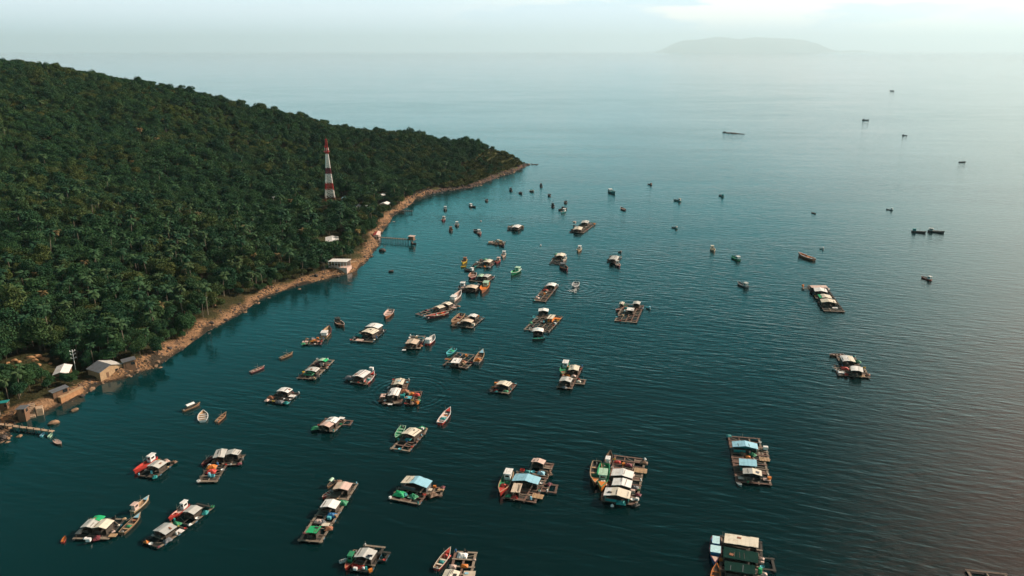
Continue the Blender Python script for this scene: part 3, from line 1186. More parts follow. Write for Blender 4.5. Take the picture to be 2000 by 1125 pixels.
def raft(label, short, decks, huts=(), tone='wood', clutter=4, extra=(), open_=0.55, floats=True, name='fish_farm_raft', panel=None, rails=True, cell=2.7):
    ctr, t, w0, d0 = quad(decks[0], 0.5)
    root = empty(name, (ctr.x, ctr.y, 0), t)
    tag(root, label, 'raft', 'fish farm rafts in the bay')
    inv = (Matrix.Translation(root.location) @ Matrix.Rotation(t, 4, 'Z')).inverted()
    g = random.Random(int(ctr.x * 3 + ctr.y * 5))
    tm = TIMBER[tone]
    tm2 = TIMBER['light' if tone != 'light' else 'wood']
    hs = []
    for h in huts:
        hut, p, rz, w, d = add_hut(root, inv, *h)
        hs.append((p.x, p.y, w, d))
    nodes = []
    for k, dq in enumerate(decks):
        c, tt, w, d = quad(dq, 0.5)
        p = inv @ Vector((c.x, c.y, 0))
        rz = tt - t
        ca, sa = math.cos(rz), math.sin(rz)
        b, nets = MB(), []
        nx_, ny_ = max(1, round(w / cell)), max(1, round(d / cell))
        xs_ = [-w / 2 + w * i / nx_ for i in range(nx_ + 1)]
        ys_ = [-d / 2 + d * i / ny_ for i in range(ny_ + 1)]
        for i, x in enumerate(xs_):
            ww = 0.62 if i in (0, nx_) else g.choice((0.30, 0.42, 0.5))
            b.box((x, 0, 0.40), (ww, d + 0.7 + g.uniform(0, 0.5), 0.13), tm if g.random() < 0.6 else tm2, g.uniform(-0.006, 0.006))
        for i, y in enumerate(ys_):
            ww = 0.62 if i in (0, ny_) else g.choice((0.30, 0.42, 0.5))
            b.box((0, y, 0.525), (w + 0.7 + g.uniform(0, 0.5), ww, 0.10), tm if g.random() < 0.6 else tm2, g.uniform(-0.006, 0.006))
        for i in range(nx_):
            for j in range(ny_):
                cx, cy = (xs_[i] + xs_[i + 1]) / 2, (ys_[j] + ys_[j + 1]) / 2
                gx, gy = p.x + cx * ca - cy * sa, p.y + cx * sa + cy * ca
                under = any(abs(gx - hx) < hw / 2 + 0.4 and abs(gy - hy) < hd / 2 + 0.4 for hx, hy, hw, hd in hs)
                cw, cd = w / nx_, d / ny_
                z = 0.34 + 0.012 * ((i + j) % 2)
                q = g.random()
                if under or q > open_ + 0.3:
                    nb = max(3, int(cd / 0.55))
                    for s in range(nb):
                        if not under and g.random() < 0.15:
                            continue
                        yy = cy - cd / 2 + cd * (s + 0.5) / nb
                        b.box((cx + g.uniform(-0.06, 0.06), yy, 0.305 + 0.004 * (s % 3)), (cw - 0.1, cd / nb * 0.86, 0.05), g.choice((tm, tm, tm2, TIMBER['dark'])))
                elif q > open_ - 0.15:
                    net = MB()
                    net.box((cx, cy, z - 0.12), (cw - 0.3, cd - 0.3, 0.03))
                    nets.append(net)
                    if g.random() < 0.5:
                        b.box((cx, cy, 0.47), (cw * 1.05, 0.16, 0.05), tm2, g.uniform(-0.9, 0.9))
        for s in range(max(3, int((w + d) / 2))):
            side = g.choice((0, 1, 2, 3))
            x = g.uniform(-w / 2, w / 2) if side < 2 else (-w / 2 if side == 2 else w / 2)
            y = g.uniform(-d / 2, d / 2) if side > 1 else (-d / 2 if side == 0 else d / 2)
            if rails:
                hgt = g.uniform(0.8, 2.0)
                b.bar((x, y, 0.3), (x + g.uniform(-0.1, 0.1), y + g.uniform(-0.1, 0.1), hgt), 0.05, tm2)
        o = b.build('deck', None, root, (p.x, p.y, 0), rz)
        for net in nets:
            net.build('pen_net', M_NET, root, (p.x, p.y, 0), rz)
        if floats:
            nf = max(2, min(7, int(d / 3.2)))
            fm = MB()
            fm.bar((0, -0.45, 0), (0, 0.45, 0), 0.30, M_FLOAT, 9)
            fme = fm.mesh('float')
            for s in (-1, 1):
                for i in range(nf):
                    yy = -d / 2 + d * (i + 0.5) / nf
                    xx = s * (w / 2 - 0.02)
                    link('float', fme, root, (p.x + xx * ca - yy * sa, p.y + xx * sa + yy * ca, 0.06), rz)
        for x in xs_:
            for y in ys_:
                nodes.append((p.x + x * ca - y * sa, p.y + x * sa + y * ca))
    if panel is not None:
        pm = MB()
        pm.box((0, 0, 0), (1.3, 0.8, 0.05), M_PANEL)
        q = inv @ at(panel[0], panel[1], 3.0)
        pm.build('solar_panel', None, root, (q.x, q.y, 2.95))
    # things standing about on the timbers
    M = Matrix.Translation(root.location) @ Matrix.Rotation(t, 4, 'Z')
    free = [q for q in nodes if not any(abs(q[0] - hx) < hw / 2 + 0.1 and abs(q[1] - hy) < hd / 2 + 0.1 for hx, hy, hw, hd in hs)]
    g.shuffle(free)
    pool = [('drum', 'deepblue'), ('drum', 'sky'), ('crate', 'red'), ('box', 'white'), ('tarp', 'rust'), ('net', 'brown'), ('net', 'teal'), ('sack', 'white'), ('basin', 'red'), ('basin', 'cyan'), ('crate', 'yellow'),
            ('tarp', 'green'), ('sack', 'pink'), ('drum', 'white'), ('box', 'orange'), ('net', 'maroon'), ('crate', 'black'), ('sack', 'tan'),
            ('net', 'dark'), ('tarp', 'slate'), ('sack', 'grey'), ('crate', 'white'), ('box', 'tan'), ('net', 'pink'), ('drum', 'teal'), ('sack', 'cream'), ('tarp', 'brown'), ('basin', 'white'), ('crate', 'green'), ('sack', 'maroon')]
    g.shuffle(pool)
    taken = {(e[2], e[3]) for e in extra}
    pool = [q for q in pool if q not in taken]
    for (kd, cc), q in zip(pool[:int(clutter * 2.6 + 0.5)], free):
        v = M @ Vector((q[0], q[1], 0.575))
        item(kd, cc, v, 'on ' + short, None, g.uniform(0.55, 0.95))
    for e in extra:
        v = at(e[0], e[1], 0.7)
        item(e[2], e[3], (v.x, v.y, 0.575), 'on ' + short, t, e[4] if len(e) > 4 else 1.0)
    return root


# ------------------------------------------------------------------ boats
def hull_parts(root, L, B, D, hc, gc, dc, bowc=None, sheer=1.0):
    st = [(0, 0.74), (0.12, 0.88), (0.3, 0.99), (0.5, 1.0), (0.66, 0.92), (0.78, 0.74), (0.88, 0.48), (0.95, 0.24), (1.0, 0.05)]
    V, n = [], 7
    gun, inn, flr = [], [], []
    for s, bw in st:
        y = (s - 0.5) * L
        hb = bw * B / 2
        top = D * (0.62 + 0.08 * (1 - s) ** 2 + sheer * 0.75 * max(0, s - 0.45) ** 1.7 * 1.6)
        keel = -0.35 * D + 0.55 * D * max(0, s - 0.72) ** 1.3 * 2
        yo = y + (0.05 * L * max(0, s - 0.9) * 10 if s > 0.9 else 0)
        V += [(-hb, yo, top), (-hb * 0.9, y, top * 0.45), (-hb * 0.55, y, keel * 0.6), (0, y, keel), (hb * 0.55, y, keel * 0.6), (hb * 0.9, y, top * 0.45), (hb, yo, top)]
        gun.append((hb, yo, top))
        inn.append((max(hb - 0.05 * B, hb * 0.6), yo - (0.02 * L if s > 0.95 else 0), top))
        flr.append((max(hb * 0.86 - 0.04 * B, 0.02), y * 0.985, max(top - 0.38 * D, 0.16 * D)))
    b = MB()
    N = len(st)
    fs = [(j * n + i, j * n + i + 1, (j + 1) * n + i + 1, (j + 1) * n + i) for j in range(N - 1) for i in range(n - 1)]
    fs.append(tuple(range(n)))
    b.add(V, fs, paint(hc))
    b.build('hull', None, root)
    r = MB()
    vs = []
    for (gb, gy, gt), (ib, iy, it) in zip(gun, inn):
        t = 0.035 * D
        vs += [(-gb * 1.03 - 0.02, gy, gt - t), (-gb * 1.03 - 0.02, gy, gt + t), (-ib, iy, it + t), (ib, iy, it + t), (gb * 1.03 + 0.02, gy, gt + t), (gb * 1.03 + 0.02, gy, gt - t)]
    fs = []
    for j in range(N - 1):
        a, c = j * 6, (j + 1) * 6
        fs += [(a, a + 1, c + 1, c), (a + 1, a + 2, c + 2, c + 1), (a + 3, a + 4, c + 4, c + 3), (a + 4, a + 5, c + 5, c + 4)]
    r.add(vs, fs, paint(gc))
    e = (N - 1) * 6
    r.add([vs[e + 1], vs[e + 4], vs[e + 3], vs[e + 2]], [(0, 1, 2, 3)], paint(gc))
    r.box((0, gun[0][1], gun[0][2]), (gun[0][0] * 2, 0.08, 0.08 * D + 0.04), paint(gc))
    r.build('gunwale', None, root)
    d = MB()
    vs = []
    for (ib, iy, it), (fb, fy, fz) in zip(inn, flr):
        vs += [(-ib, iy, it), (-fb, fy, fz), (fb, fy, fz), (ib, iy, it)]
    fs = []
    for j in range(N - 1):
        a, c = j * 4, (j + 1) * 4
        fs += [(a, a + 1, c + 1, c), (a + 1, a + 2, c + 2, c + 1), (a + 2, a + 3, c + 3, c + 2)]
    fs.append((0, 3, 2, 1))
    d.add(vs, fs, paint(dc))
    d.build('deck', None, root)
    if bowc:
        k = MB()
        vs = []
        for j in range(5, N):
            (ib, iy, it) = inn[j]
            vs += [(-ib * 0.98, iy, it + 0.02), (ib * 0.98, iy, it + 0.02)]
        k.add(vs, [(2 * j, 2 * j + 1, 2 * j + 3, 2 * j + 2) for j in range(N - 6)], paint(bowc))
        k.build('foredeck', None, root)
    return flr


def boat(label, kind, stern, bow, hull='brown', gun='tan', deck='brown', cabin=None, bowc=None, load=None, name='fishing_boat', cat='boat', beam=0.30, roofc=None, mast=True):
    a, b = at(*stern, 0.35), at(*bow, 0.6)
    v = b - a
    L = max(v.length, 2.2)
    if (stern[1] + bow[1]) / 2 < 520 and abs(stern[0] - bow[0]) < 2.2 * abs(stern[1] - bow[1]):
        L = min(L, 8.0 + 0.12 * abs(v.x) * (L > 8))
    c = (a + b) / 2
    root = empty(name, (c.x, c.y, 0), math.atan2(v.y, v.x) - math.pi / 2)
    tag(root, label, cat, 'boats in the bay')
    B = min(max(L * beam, 0.9), 4.4)
    D = min(max(0.15 * L, 0.75), 2.0)
    flr = hull_parts(root, L, B, D, hull, gun, deck, bowc)
    fz = flr[2][2]
    if kind in ('cabin', 'fore'):
        y0 = -0.30 * L if kind == 'cabin' else 0.02 * L
        cl, cw, ch = 0.24 * L, 0.58 * B, min(0.20 * L + 0.5, 2.0)
        q = MB()
        q.box((0, y0, fz + ch / 2), (cw, cl, ch), paint(cabin or 'white'), 0, 0.94)
        cb = q.build('cabin', None, root)
        q = MB()
        q.box((0, y0 - 0.02 * L, fz + ch + 0.05), (cw * 1.22, cl * 1.22, 0.10), paint(roofc or cabin or 'white'), 0, 0.97)
        q.build('roof', None, cb)
        for s in (-1, 1):
            q = MB()
            q.box((s * cw * 0.487, y0, fz + ch * 0.66), (0.05, cl * 0.6, ch * 0.3), M_GLASS)
            q.build('window', None, cb)
        q = MB()
        q.box((0, y0 + cl * 0.487, fz + ch * 0.66), (cw * 0.6, 0.05, ch * 0.3), M_GLASS)
        q.build('window', None, cb)
    elif kind == 'double':
        for y0, cl, cw in ((-0.27 * L, 0.30 * L, 0.62 * B), (0.09 * L, 0.27 * L, 0.86 * B)):
            ch = 1.5
            q = MB()
            q.box((0, y0, fz + ch / 2), (cw * 0.86, cl * 0.9, ch), paint('deepblue'), 0, 0.96)
            cb = q.build('cabin', None, root)
            q = MB()
            q.box((0, y0, fz + ch + 0.05), (cw, cl, 0.10), paint(cabin))
            q.build('roof', None, cb)
            for s in (-1, 1):
                q = MB()
                q.box((s * cw * 0.425, y0, fz + ch * 0.64), (0.05, cl * 0.6, ch * 0.34), M_GLASS)
                q.build('window', None, cb)
    elif kind == 'canopy':
        q = MB()
        w, l, z0 = 0.78 * B, 0.46 * L, fz + 1.5
        n = 6
        vs = []
        for i in range(n + 1):
            u = i / n - 0.5
            zz = z0 + 0.22 * B * (1 - (2 * u) ** 2)
            vs += [(u * w, -l * 0.62, zz), (u * w, l * 0.38, zz), (u * w, -l * 0.62, zz - 0.06), (u * w, l * 0.38, zz - 0.06)]
        fs = []
        for i in range(n):
            o, p = i * 4, i * 4 + 4
            fs += [(o, p, p + 1, o + 1), (o + 2, o + 3, p + 3, p + 2), (o, o + 2, p + 2, p), (o + 1, p + 1, p + 3, o + 3)]
        q.add(vs, fs, paint(cabin or 'white'))
        cn_ = q.build('canopy', None, root)
        for sx in (-1, 1):
            for yy in (-l * 0.58, l * 0.34):
                q = MB()
                q.bar((sx * w * 0.47, yy, fz), (sx * w * 0.47, yy, z0), 0.045, TIMBER['wood'])
                q.build('post', None, cn_)
    else:
        for s in (-0.26, -0.02, 0.2):
            q = MB()
            q.box((0, s * L, fz + 0.28), (B * 0.84, 0.06 * L, 0.06), paint(gun))
            q.build('thwart', None, root)
    if kind not in ('dinghy', 'double') and mast and L > 5:
        q = MB()
        q.bar((0, 0.08 * L, fz), (0, 0.06 * L, fz + 0.30 * L + 0.8), 0.05, TIMBER['light'], 6, 0.03)
        q.bar((0, 0.07 * L, fz + 0.22 * L), (0, -0.22 * L, fz + 0.30 * L), 0.035, TIMBER['light'], 5, 0.02)
        q.build('mast', None, root)
    if kind != 'dinghy':
        q = MB()
        q.box((0, -0.44 * L, fz + 0.3), (0.34, 0.45, 0.55), M_STEEL)
        q.bar((0, -0.45 * L, fz + 0.35), (0.05 * L, -0.60 * L, -0.1), 0.035, M_STEEL)
        q.build('engine', None, root)
    if load:
        for k, (kd, cc, yy) in enumerate(load):
            p = Matrix.Rotation(root.rotation_euler.z, 3, 'Z') @ Vector((0, yy * L, 0))
            item(kd, cc, (c.x + p.x, c.y + p.y, fz + 0.02), 'in the ' + ' '.join(label.replace(',', '').split()[:9]), root.rotation_euler.z, min(1.0, B / 3.0))
    return root

# ------------------------------------------------------------------ the rafts, each placed on the water where it floats
raft('small raft with one grey gable roof and a red boat alongside', 'the small grey roofed raft beside a red boat',
     [[(274, 929), (301, 932), (341, 904), (308, 898)]], [([(288, 911), (310, 914.4), (325.5, 904.4), (303, 898)], 'gable', 'pale')], 'wood', 4, [(296, 924, 'drum', 'cyan')])
raft('raft with two grey roofs side by side and orange heaps on its deck', 'the raft with twin grey roofs',
     [[(391, 940), (422, 941), (440, 909), (407, 908)], [(438, 907), (469, 908), (473, 891), (440, 889)]],
     [([(415.6, 895), (437.8, 893.5), (444.4, 878), (422, 879)], 'gable', 'pale'), ([(439.5, 888), (465.6, 889.5), (471, 880), (445.6, 879)], 'gable', 'pale')], 'wood', 3,
     [(413, 912, 'tarp', 'orange', 1.0), (412, 921, 'tarp', 'red', 1.0), (409, 929, 'drum', 'sky', 1.2), (415, 930, 'crate', 'cyan', 1.2), (421, 901, 'tarp', 'rust', 0.8)], open_=0.35)
raft('dark raft with ragged pale roof and bright green tarpaulin behind it', 'the dark raft with a green tarpaulin',
     [[(147, 1051), (213, 1053), (238, 1016), (180, 1012)]],
     [([(157, 1030), (180, 1032), (195, 1016), (172, 1015.5)], 'gable', 'pale'), ([(182, 1031), (207, 1034), (222, 1018), (195, 1014)], 'gable', 'cream'),
      ([(176, 1017), (198, 1018), (205, 1009), (186, 1008)], 'arch', 'bright')], 'dark', 4, [(220.5, 1045, 'board', 'tan', 1.0), (173, 1056, 'box', 'white', 0.9)], open_=0.3)
raft('dark pen raft with one white roof beside a long red boat', 'the dark pen raft beside a long red boat',
     [[(342, 1018), (370, 1025.6), (415.6, 991), (385, 984)]], [([(358, 1000), (379, 1005.6), (393, 993), (373, 985.6)], 'gable', 'pale')], 'dark', 3, [(345, 1023, 'tarp', 'green', 0.8)], open_=0.75)
raft('raft with one plain grey roof and timber rails, left of centre bottom', 'the raft with a plain grey roof',
     [[(282, 1058), (310, 1070), (360, 1033), (334, 1022)]], [([(299, 1036.7), (323, 1045), (346.7, 1029), (321, 1021)], 'gable', 'grey')], 'dark', 4,
     [(352, 1036, 'board', 'white', 0.9), (286, 1058, 'sack', 'orange', 1.2)], open_=0.6)
raft('raft with arched white roof and an upright white panel at its side', 'the raft with an arched white roof',
     [[(521, 783), (558.7, 787), (584, 768.8), (547, 763)]], [([(539, 765), (563, 767.4), (571, 761), (550, 757)], 'arch', 'white')], 'dark', 4, [(570, 773, 'board', 'white', 1.3), (529, 776, 'tarp', 'rust', 0.9)], open_=0.4)
raft('raft with a white roof and a pink roof and poles at its corner', 'the raft with white and pink roofs',
     [[(617, 837), (652, 843.5), (671, 823), (637, 817)], [(667, 829), (683, 830), (687, 822), (672, 821)]],
     [([(634, 824), (657, 826.6), (663.5, 818), (644, 814.5)], 'gable', 'white'), ([(622.6, 830.5), (644, 835), (653, 827.6), (634, 824.3)], 'gable', 'pink')], 'red', 3, [(667, 816, 'board', 'white', 1.0)])
raft('long narrow raft with pinkish, white and green roofs in a line', 'the long raft with a green roof',
     [[(591, 1055), (625, 1059), (696, 947), (657, 940)]],
     [([(649, 956), (681, 958), (687, 945.6), (660, 941)], 'gable', [(0.45, 'beige'), (0.55, 'pink')]), ([(625.6, 990.6), (656.4, 994.5), (664, 980), (635, 975.6)], 'gable', 'white'),
      ([(595.6, 1040.6), (620, 1042), (625, 1031), (608, 1026)], 'shed', 'bright')], 'wood', 4,
     [(647, 1006, 'tarp', 'deepblue', 0.9), (643, 1013, 'box', 'cyan', 0.8), (636, 1024, 'board', 'cream', 1.0), (623, 1018, 'net', 'pink', 1.0), (668, 982, 'tarp', 'green', 1.0)], open_=0.5)
raft('raft under one wide roof, cream at one end and sky blue beyond', 'the raft with a half blue roof',
     [[(762, 973), (818, 985), (832, 964), (781, 953)], [(820, 972), (858, 964), (871, 951), (838, 953)]],
     [([(783, 943.5), (834, 953), (844, 940), (794, 929)], 'gable', [(0.34, 'cream'), (0.66, 'sky')], 'slate')], 'red', 4,
     [(781, 965, 'tarp', 'bright', 1.2), (806, 970, 'board', 'mint', 1.2), (838, 955, 'board', 'cream', 0.9), (861, 956, 'board', 'tan', 0.9)], open_=0.45)
raft('raft with white gable roof carrying a dark solar panel, red clutter in front', 'the raft with a solar panel',
     [[(690, 1112), (724, 1118), (747, 1070), (712, 1064)], [(738, 1092), (752, 1096), (758, 1080), (744, 1077)]],
     [([(692.6, 1087), (726, 1094.5), (735.6, 1076.5), (703, 1070)], 'gable', 'pale')], 'dark', 2,
     [(693, 1107, 'crate', 'red', 1.3), (694, 1112, 'box', 'white', 0.7), (704, 1107, 'tarp', 'red', 0.6), (715, 1112, 'drum', 'teal', 1.0), (709, 1109, 'sack', 'white', 0.9)], panel=(722, 1085), open_=0.6)
raft('pen raft with a white roof and a beige roof at the bottom edge', 'the pen raft at the bottom edge',
     [[(868, 1150), (921, 1156), (921, 1081), (894, 1076)]],
     [([(861, 1127), (894, 1131), (898, 1117), (872, 1112.5)], 'gable', 'cream'), ([(903, 1130), (928, 1131), (928, 1117), (907, 1115.5)], 'shed', 'beige')], 'red', 2,
     [(884, 1106, 'tarp', 'pink', 0.6), (907, 1105, 'tarp', 'orange', 0.6), (903, 1085, 'net', 'white', 1.1)], open_=0.75)
raft('raft with wide light blue roof and a small beige hut in front', 'the raft with a wide blue roof',
     [[(985, 971.6), (1044, 981), (1068, 930), (1012, 921)], [(1033, 930), (1066, 934), (1081, 908), (1040, 900)], [(1055, 958), (1084, 963), (1088, 948), (1056, 945)]],
     [([(999.4, 939), (1050.7, 947), (1056.6, 933.4), (1006.6, 925.7)], 'gable', 'sky'), ([(997.6, 961), (1014.7, 963), (1021, 945.5), (1003, 944)], 'shed', 'beige'),
      ([(1037, 902), (1062, 907.3), (1066, 900), (1041.7, 895)], 'gable', 'pink')], 'red', 4,
     [(1050, 969, 'board', 'tan', 1.6), (1057, 924, 'tarp', 'sky', 0.8), (1030, 921, 'net', 'teal', 0.8), (1020, 919, 'crate', 'red', 1.2), (1041, 922, 'basin', 'cyan', 1.0), (1037, 975, 'drum', 'sky', 1.0), (1005, 970, 'tarp', 'red', 0.7), (993, 968, 'net', 'green', 0.8)], open_=0.4)
raft('biggest raft of all with three white and cream roofs in a row', 'the three roofed raft',
     [[(1180, 977), (1244, 988), (1258, 897), (1202, 889.7)]],
     [([(1193.4, 929), (1236, 935), (1238, 922), (1196.5, 915.5)], 'gable', 'white'), ([(1195.6, 947.3), (1232.5, 954), (1235, 939.5), (1197.4, 934)], 'gable', 'white'),
      ([(1179, 967.5), (1229.8, 975.5), (1232.5, 960), (1182, 952.5)], 'gable', [(0.26, 'white'), (0.74, 'cream')], 'teal')], 'red', 6,
     [(1251, 919, 'board', 'tan', 1.9), (1236, 961, 'box', 'pink', 0.9), (1236, 976, 'basin', 'white', 1.0), (1227, 908, 'tarp', 'maroon', 0.8), (1213, 982, 'tarp', 'teal', 0.9), (1240, 952, 'net', 'slate', 0.9), (1206, 902, 'net', 'red', 0.8)], open_=0.4)
raft('raft with two turquoise roofs and a white roof, square to the view', 'the raft with two turquoise roofs',
     [[(1438, 941), (1502.6, 945.5), (1484, 856.5), (1425, 853)], [(1484, 897), (1501, 897), (1497, 876), (1482, 874)]],
     [([(1430.4, 873.5), (1480, 877), (1479.6, 867), (1429.8, 862.4)], 'gable', 'sky', 'teal'), ([(1444, 908.4), (1479.6, 913), (1476.5, 900), (1443, 895.4)], 'shed', 'sky', 'teal'),
      ([(1451.6, 925.5), (1488, 930), (1487.7, 919.6), (1449.7, 915)], 'gable', [(0.5, 'pale'), (0.5, 'cream')])], 'red', 4,
     [(1495, 877, 'box', 'white', 1.1), (1493, 897, 'board', 'tan', 1.5), (1461, 892, 'tarp', 'orange', 0.5), (1447, 933, 'net', 'pink', 0.7), (1498, 936, 'board', 'pink', 1.0)], open_=0.35)
raft('dark raft with corrugated cream roof above two dark green shade nets', 'the raft with dark green shade nets',
     [[(1404, 1150), (1492, 1162), (1485, 1060), (1410, 1047)], [(1486, 1112), (1511, 1113), (1510, 1091), (1484, 1090)]],
     [([(1414, 1059.5), (1481, 1073), (1481.6, 1054), (1416, 1042)], 'shed', 'cream'), ([(1413, 1087.7), (1480.6, 1100.5), (1481.6, 1080), (1413, 1068)], 'flat', 'deepgreen'), ([(1415, 1114), (1474, 1122), (1476, 1105), (1415, 1096)], 'flat', 'deepgreen')], 'dark', 2,
     [(1484, 1119, 'drum', 'bright', 1.6), (1492, 1121, 'sack', 'pink', 1.3), (1489, 1100, 'box', 'pink', 0.6), (1436, 1089, 'basin', 'white', 0.7)], open_=0.5, cell=3.4)
raft('bare timber pen frame without a roof at the bottom corner', 'the bare pen frame',
     [[(1906, 1152), (1979, 1153), (1968, 1118.5), (1897, 1117.5)]], [], 'light', 0, open_=1.5, cell=4.5)
raft('long raft with four thin roofs one behind another, apart in open water', 'the long raft with four thin roofs',
     [[(1607.5, 607.5), (1646.6, 608.4), (1614, 558.6), (1582, 558.6)], [(1569, 564), (1584, 565), (1583, 560), (1569, 560)]],
     [([(1584, 562.5), (1616, 563), (1614, 558.5), (1583, 558)], 'shed', 'pink'), ([(1591, 569.5), (1616, 571), (1614, 564), (1589, 562.7)], 'gable', 'white'),
      ([(1601.6, 582), (1626, 583.6), (1621, 576.8), (1596, 575.4)], 'gable', [(0.2, 'bright'), (0.8, 'cream')]), ([(1604.5, 590.6), (1634, 592.6), (1631, 586.3), (1601.6, 584.4)], 'gable', 'cream')], 'dark', 3,
     [(1631, 601, 'board', 'white', 1.2)], open_=0.5)
raft('raft with two rounded white roofs and red clutter, far from the shore', 'the raft with two rounded white roofs',
     [[(1636, 733), (1695, 736.5), (1690, 718), (1634, 715)], [(1643, 711), (1676, 713), (1670, 696), (1634, 694)]],
     [([(1646, 706), (1671, 708), (1666, 697), (1640, 695.5)], 'arch', [(0.55, 'white'), (0.45, 'cream')]), ([(1662, 724), (1686.6, 728), (1684.7, 718), (1661, 715.4)], 'arch', [(0.6, 'white'), (0.4, 'pale')])], 'wood', 3,
     [(1650, 720, 'tarp', 'red', 1.0), (1644, 727, 'board', 'white', 1.2), (1653, 732, 'crate', 'red', 1.2), (1683, 734, 'board', 'tan', 1.2)], open_=0.4)
raft('low cluttered pontoon without a roof, tied to a little cabin boat', 'the low cluttered pontoon',
     [[(593, 672), (625.7, 672.4), (631, 662.6), (598, 662)]], [], 'red', 5, [(613, 666, 'tarp', 'orange', 0.9), (596, 667, 'board', 'pink', 1.2)], open_=0.3)
raft('raft with a white roof behind a ribbed cream arched roof', 'the raft with a ribbed arched roof',
     [[(688, 665.3), (722, 667), (757, 644), (712, 640)]],
     [([(713, 638.6), (739.5, 642.5), (746.6, 635), (723.5, 632)], 'arch', 'white'), ([(707.5, 648.4), (729, 654.6), (737, 646), (717, 640.5)], 'arch', 'cream')], 'dark', 3, [(702, 664, 'board', 'pink', 1.6), (702, 655, 'tarp', 'teal', 1.1)], open_=0.35)
raft('raft with green edged roof behind a white roof over green tarpaulin', 'the raft with a green edged roof',
     [[(585, 738), (613, 741), (651, 704.4), (617, 701)]],
     [([(621, 704.6), (636.5, 707.2), (641, 702.3), (625.7, 699.8)], 'arch', [(0.65, 'mint'), (0.35, 'bright')]), ([(595.5, 724.5), (618.6, 727), (623, 720), (604, 717.6)], 'arch', 'pale')], 'wood', 4,
     [(604, 730, 'tarp', 'green', 1.3), (629, 713, 'box', 'pink', 1.2)], open_=0.4)
raft('raft with one white ribbed roof and a tall pale tank behind', 'the raft with a tall pale tank',
     [[(688, 747), (714.6, 749), (731, 733), (705, 727)]], [([(689, 734.6), (709.5, 738.5), (723.5, 726.6), (703, 722.4)], 'gable', 'white')], 'wood', 3,
     [(725.5, 722, 'box', 'white', 1.2), (681, 738, 'tarp', 'slate', 1.2)], open_=0.4)
raft('raft with a cream roof behind a bright white roof, red barge alongside', 'the raft beside the red barge',
     [[(754, 787), (783, 789.5), (797, 743), (766, 741)], [(742, 783), (753, 784), (755, 770), (745, 769)]],
     [([(769, 751), (787, 752), (790.6, 740.5), (772.4, 740)], 'gable', 'cream'), ([(758, 772.8), (778, 774), (783, 759.6), (763, 758.5)], 'gable', 'white'), ([(743, 775), (752, 775.5), (753.5, 770), (745, 769.5)], 'flat', 'pink', 'brown', 1.9)], 'red', 4,
     [(789, 765, 'tarp', 'rust', 1.2), (760, 757, 'sack', 'white', 1.2), (786, 776, 'box', 'teal', 1.2), (762, 789, 'board', 'white', 0.8)], panel=(760.5, 765.5), open_=0.4)
raft('raft with broad cream gable roof and two dark pens in front', 'the raft with a broad cream gable',
     [[(768, 876), (798, 881), (822, 853), (790, 845)], [(819, 847), (829, 848), (832, 838), (823, 837)]],
     [([(783.6, 847), (812.4, 853.5), (818.7, 842), (801.8, 833.5)], 'gable', 'cream')], 'red', 4, [(797, 858, 'net', 'teal', 0.9), (825, 838, 'box', 'white', 0.7)], open_=0.6)
raft('lone raft with one bent cream roof and a red deck edge', 'the lone raft with a bent cream roof',
     [[(959, 763.6), (992, 768), (1008, 750.4), (973, 745)]], [([(970, 750.6), (994, 755.8), (999.4, 749), (976, 742.7)], 'gable', 'cream')], 'red', 4, [(968, 762, 'sack', 'red', 1.3), (988, 764, 'net', 'green', 0.8)], open_=0.4)
raft('raft with two white roofs, the front one over a slatted deck', 'the raft with two white roofs',
     [[(1091, 756), (1115, 759), (1137, 717.4), (1110, 713)], [(1113, 748), (1140, 750), (1143, 742), (1118, 740)]],
     [([(1110, 723), (1129, 724), (1133.3, 715), (1113.3, 713.7)], 'gable', 'cream'), ([(1091.8, 744), (1115, 747), (1119, 739), (1097, 736.6)], 'gable', 'pale')], 'red', 4,
     [(1109, 733, 'tarp', 'orange', 0.6), (1120, 734, 'net', 'pink', 0.8), (1130, 745, 'sack', 'cream', 1.5)], open_=0.45)
raft('slim raft with two cream roofs beside a boat loaded orange', 'the slim raft with two cream roofs',
     [[(815, 614), (837, 620), (893, 600), (870, 591)]], [([(863, 593), (877, 596.5), (884, 592.8), (869.6, 589.2)], 'gable', 'cream'), ([(848.8, 599), (858, 603), (869.6, 599), (858.4, 595.2)], 'gable', 'cream')], 'red', 3,
     [(833, 606, 'net', 'maroon', 0.8), (886, 600, 'board', 'pink', 1.2)], open_=0.6)
raft('raft with a small white roof behind a brown arched roof', 'the raft with a brown arched roof',
     [[(884, 633.6), (921, 641.6), (943, 620), (902, 615)]], [([(914, 617.8), (929, 620.3), (933, 615), (919, 613.4)], 'gable', 'white'), ([(899, 628.2), (921, 631), (925, 626), (903, 623.6)], 'arch', 'beige')], 'wood', 3,
     [(924, 635, 'box', 'cream', 1.1)], open_=0.5)
raft('raft with one beige sloping roof beside a white cabin boat', 'the raft with a beige sloping roof',
     [[(791, 681.6), (817, 679), (832, 657.6), (801, 656)]], [([(792, 671.3), (814.4, 673), (818.4, 664.8), (797.6, 662)], 'gable', 'beige')], 'red', 5, [(789, 683, 'board', 'white', 0.8)], open_=0.35)
raft('square open pen raft with one small white roof', 'the square open pen raft',
     [[(868, 713), (910, 718.4), (938, 696), (893, 688)]], [([(881, 708.2), (897.6, 710), (901, 700.8), (885.6, 698.2)], 'flat', 'white')], 'light', 3, [(905, 707, 'tarp', 'rust', 0.9), (874, 701, 'board', 'rust', 1.1)], open_=0.8)
